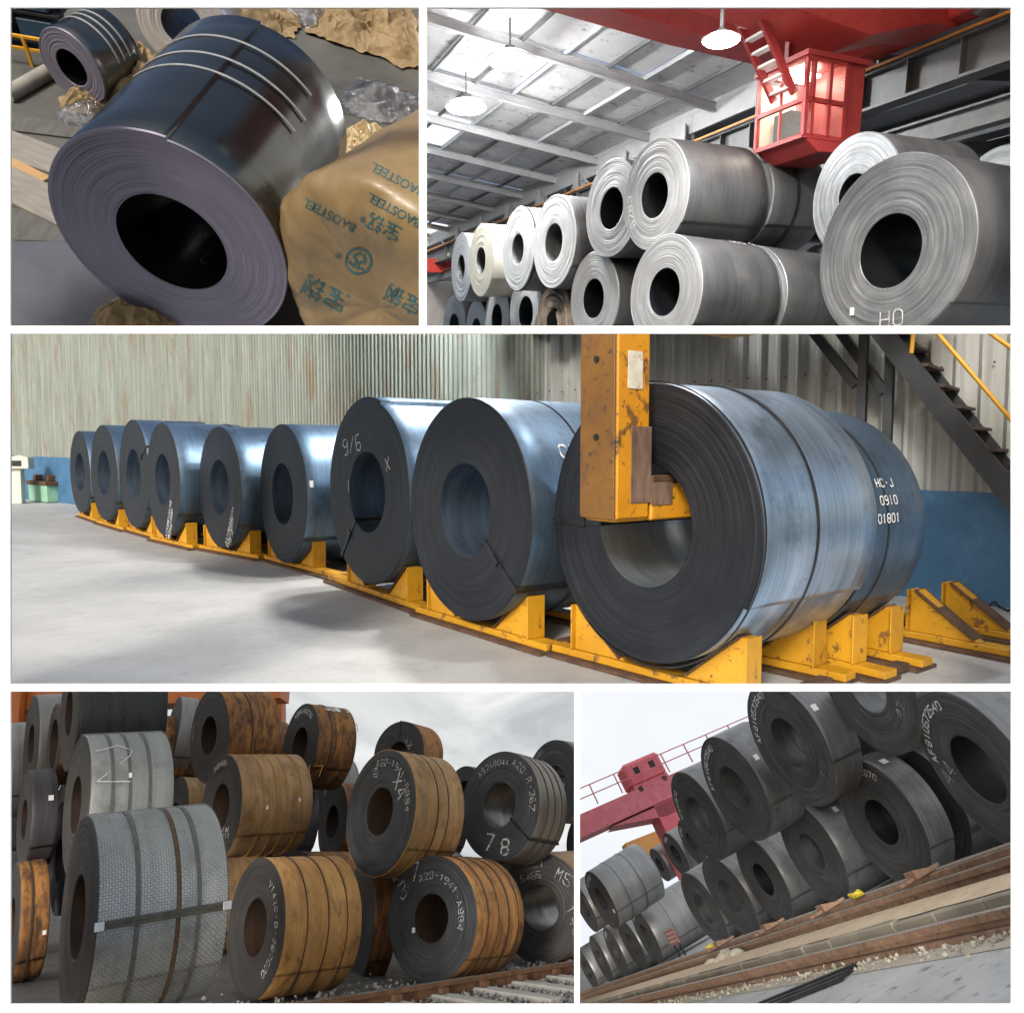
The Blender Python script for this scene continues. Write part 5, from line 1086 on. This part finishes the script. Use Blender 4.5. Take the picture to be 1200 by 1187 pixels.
for j in range(len(prof) - 1):
    for k in range(NA): g.f.append([j * NA + k, j * NA + (k + 1) % NA, (j + 1) * NA + (k + 1) % NA, (j + 1) * NA + k]); g.m.append(0); g.sm.append(True)
wo_ = g.build('paper_wrap', KRAFT, wrap, fix=True)
INK = plain('teal_ink', (.012, .065, .08), (.025, .10, .115), 12, .6, bump=0)
def text_geo(txt, size):
    cu = bpy.data.curves.new('lettering', 'FONT'); cu.body = txt; cu.size = size; cu.align_x = 'CENTER'; cu.align_y = 'CENTER'; cu.resolution_u = 3; cu.offset = .006
    ob = bpy.data.objects.new('lettering', cu); COL.objects.link(ob); dg = bpy.context.evaluated_depsgraph_get(); me = bpy.data.meshes.new_from_object(ob.evaluated_get(dg))
    vs = [v.co.copy() for v in me.vertices]; fs = [list(p.vertices) for p in me.polygons]
    bpy.data.objects.remove(ob, do_unlink=True); bpy.data.meshes.remove(me); bpy.data.curves.remove(cu); return vs, fs
from mathutils.bvhtree import BVHTree
WM = wrap.matrix_basis; WMi = WM.inverted(); bvh = BVHTree.FromPolygons(g.v, g.f)
def printed(vs, fs, u, v, size, rot):
    """flat print laid on the wrapping where it is seen"""
    c_, s_ = math.cos(rad(rot)), math.sin(rad(rot)); out = []
    eye = WMi @ V((0, 0, 0))
    for p_ in vs:
        x, y = (p_.x * c_ - p_.y * s_) * size, (p_.x * s_ + p_.y * c_) * size
        d = (WMi.to_3x3() @ V(((u + x - 600) / 900, 1, (593.5 - v + y) / 900))).normalized()
        hit, nrm, _, _ = bvh.ray_cast(eye, d)
        if hit is None: return
        out.append(hit - d * .006)
    q = G(); q.v = out; q.f = fs; q.m = [0] * len(fs); q.sm = [False] * len(fs); q.build('lettering', INK, wrap, fix=False)
def emblem():
    vs, fs, n = [], [], 36
    for rr0, rr1 in ((.84, 1.0),):
        for k in range(n): t = 2 * math.pi * k / n; vs += [V((rr0 * math.cos(t), rr0 * math.sin(t), 0)), V((rr1 * math.cos(t), rr1 * math.sin(t), 0))]
        fs += [[2 * k, 2 * k + 1, (2 * k + 3) % (2 * n), (2 * k + 2) % (2 * n)] for k in range(n)]
    for sgn in (-1, 1):
        pl_ = [V((sgn * .62, .35, 0)), V((sgn * .12, .5, 0)), V((sgn * .12, .05, 0)), V((sgn * .5, -.15, 0)), V((sgn * .1, -.6, 0))]
        for p_, q_ in zip(pl_[:-1], pl_[1:]):
            d_ = (q_ - p_).normalized(); nn = V((-d_.y, d_.x, 0)) * .09; b_ = len(vs); vs += [p_ + nn, p_ - nn, q_ - nn, q_ + nn]; fs.append([b_, b_ + 1, b_ + 2, b_ + 3])
    return vs, fs
zh, bs = text_geo("宝钢", 1), text_geo("BAOSTEEL", 1); rg = text_geo("®", 1)
for (tv, u, v, size, rot) in ((zh, 381, 343, 29, 152), (zh, 450, 265, 22, 152), (zh, 473, 350, 24, 152), (bs, 462, 246, 15, 152), (bs, 466, 210, 15, 152), (bs, 386, 252, 15, 152), (rg, 397, 299, 11, 152), (rg, 425, 257, 9, 152), (rg, 463, 346, 9, 152), (emblem(), 420, 306, 16, 152)):
    printed(tv[0], tv[1], u, v, size, rot)

# ------------------------------------------------------------------ the pieces behind the border panel end at its bars
bpy.context.view_layer.update()
def pl(u=None, v=None, sgn=1):
    # plane through the eye; outward normal
    if u is not None: n = V((1, -(u - 600) / 900, 0)) * sgn
    else: n = V((0, (593.5 - v) / 900, -1)) * sgn      # sgn=+1: outside is below the line v
    return n.normalized()
CUT = {1: [pl(u=495.5), pl(v=386.3)], 2: [pl(u=495.7, sgn=-1), pl(v=386.3)], 3: [pl(v=386.7, sgn=-1), pl(v=805.5)],
       4: [pl(v=805.9, sgn=-1), pl(u=676.1)], 5: [pl(v=805.9, sgn=-1), pl(u=676.4, sgn=-1)]}
for o in list(bpy.data.objects):
    if o.type != 'MESH' or PANEL.get(o.name) not in CUT: continue
    M = o.matrix_world; cs = [M @ V(c) for c in o.bound_box]; gone = False
    for n, off in [(n_, 0.) for n_ in CUT[PANEL[o.name]]] + [(V((0, -1, 0)), -(D + .03))]:
        ds = [c.dot(n) - off for c in cs]
        if max(ds) <= 0: continue
        if min(ds) >= 0: gone = True; break
        if o.data.users > 1: o.data = o.data.copy()
        Mi = M.inverted(); bm = bmesh.new(); bm.from_mesh(o.data)
        bmesh.ops.bisect_plane(bm, geom=bm.verts[:] + bm.edges[:] + bm.faces[:], dist=1e-5, plane_co=Mi @ (n * off), plane_no=(M.to_3x3().transposed() @ n).normalized(), clear_outer=True)
        bm.to_mesh(o.data); nf = len(bm.faces); bm.free()
        if nf == 0: gone = True; break
    if gone:
        for ch in list(o.children): bpy.data.objects.remove(ch, do_unlink=True) if ch.name in bpy.data.objects else None
        bpy.data.objects.remove(o, do_unlink=True)
for o in list(bpy.data.objects):
    if o.type == 'EMPTY' and not o.children: bpy.data.objects.remove(o, do_unlink=True)
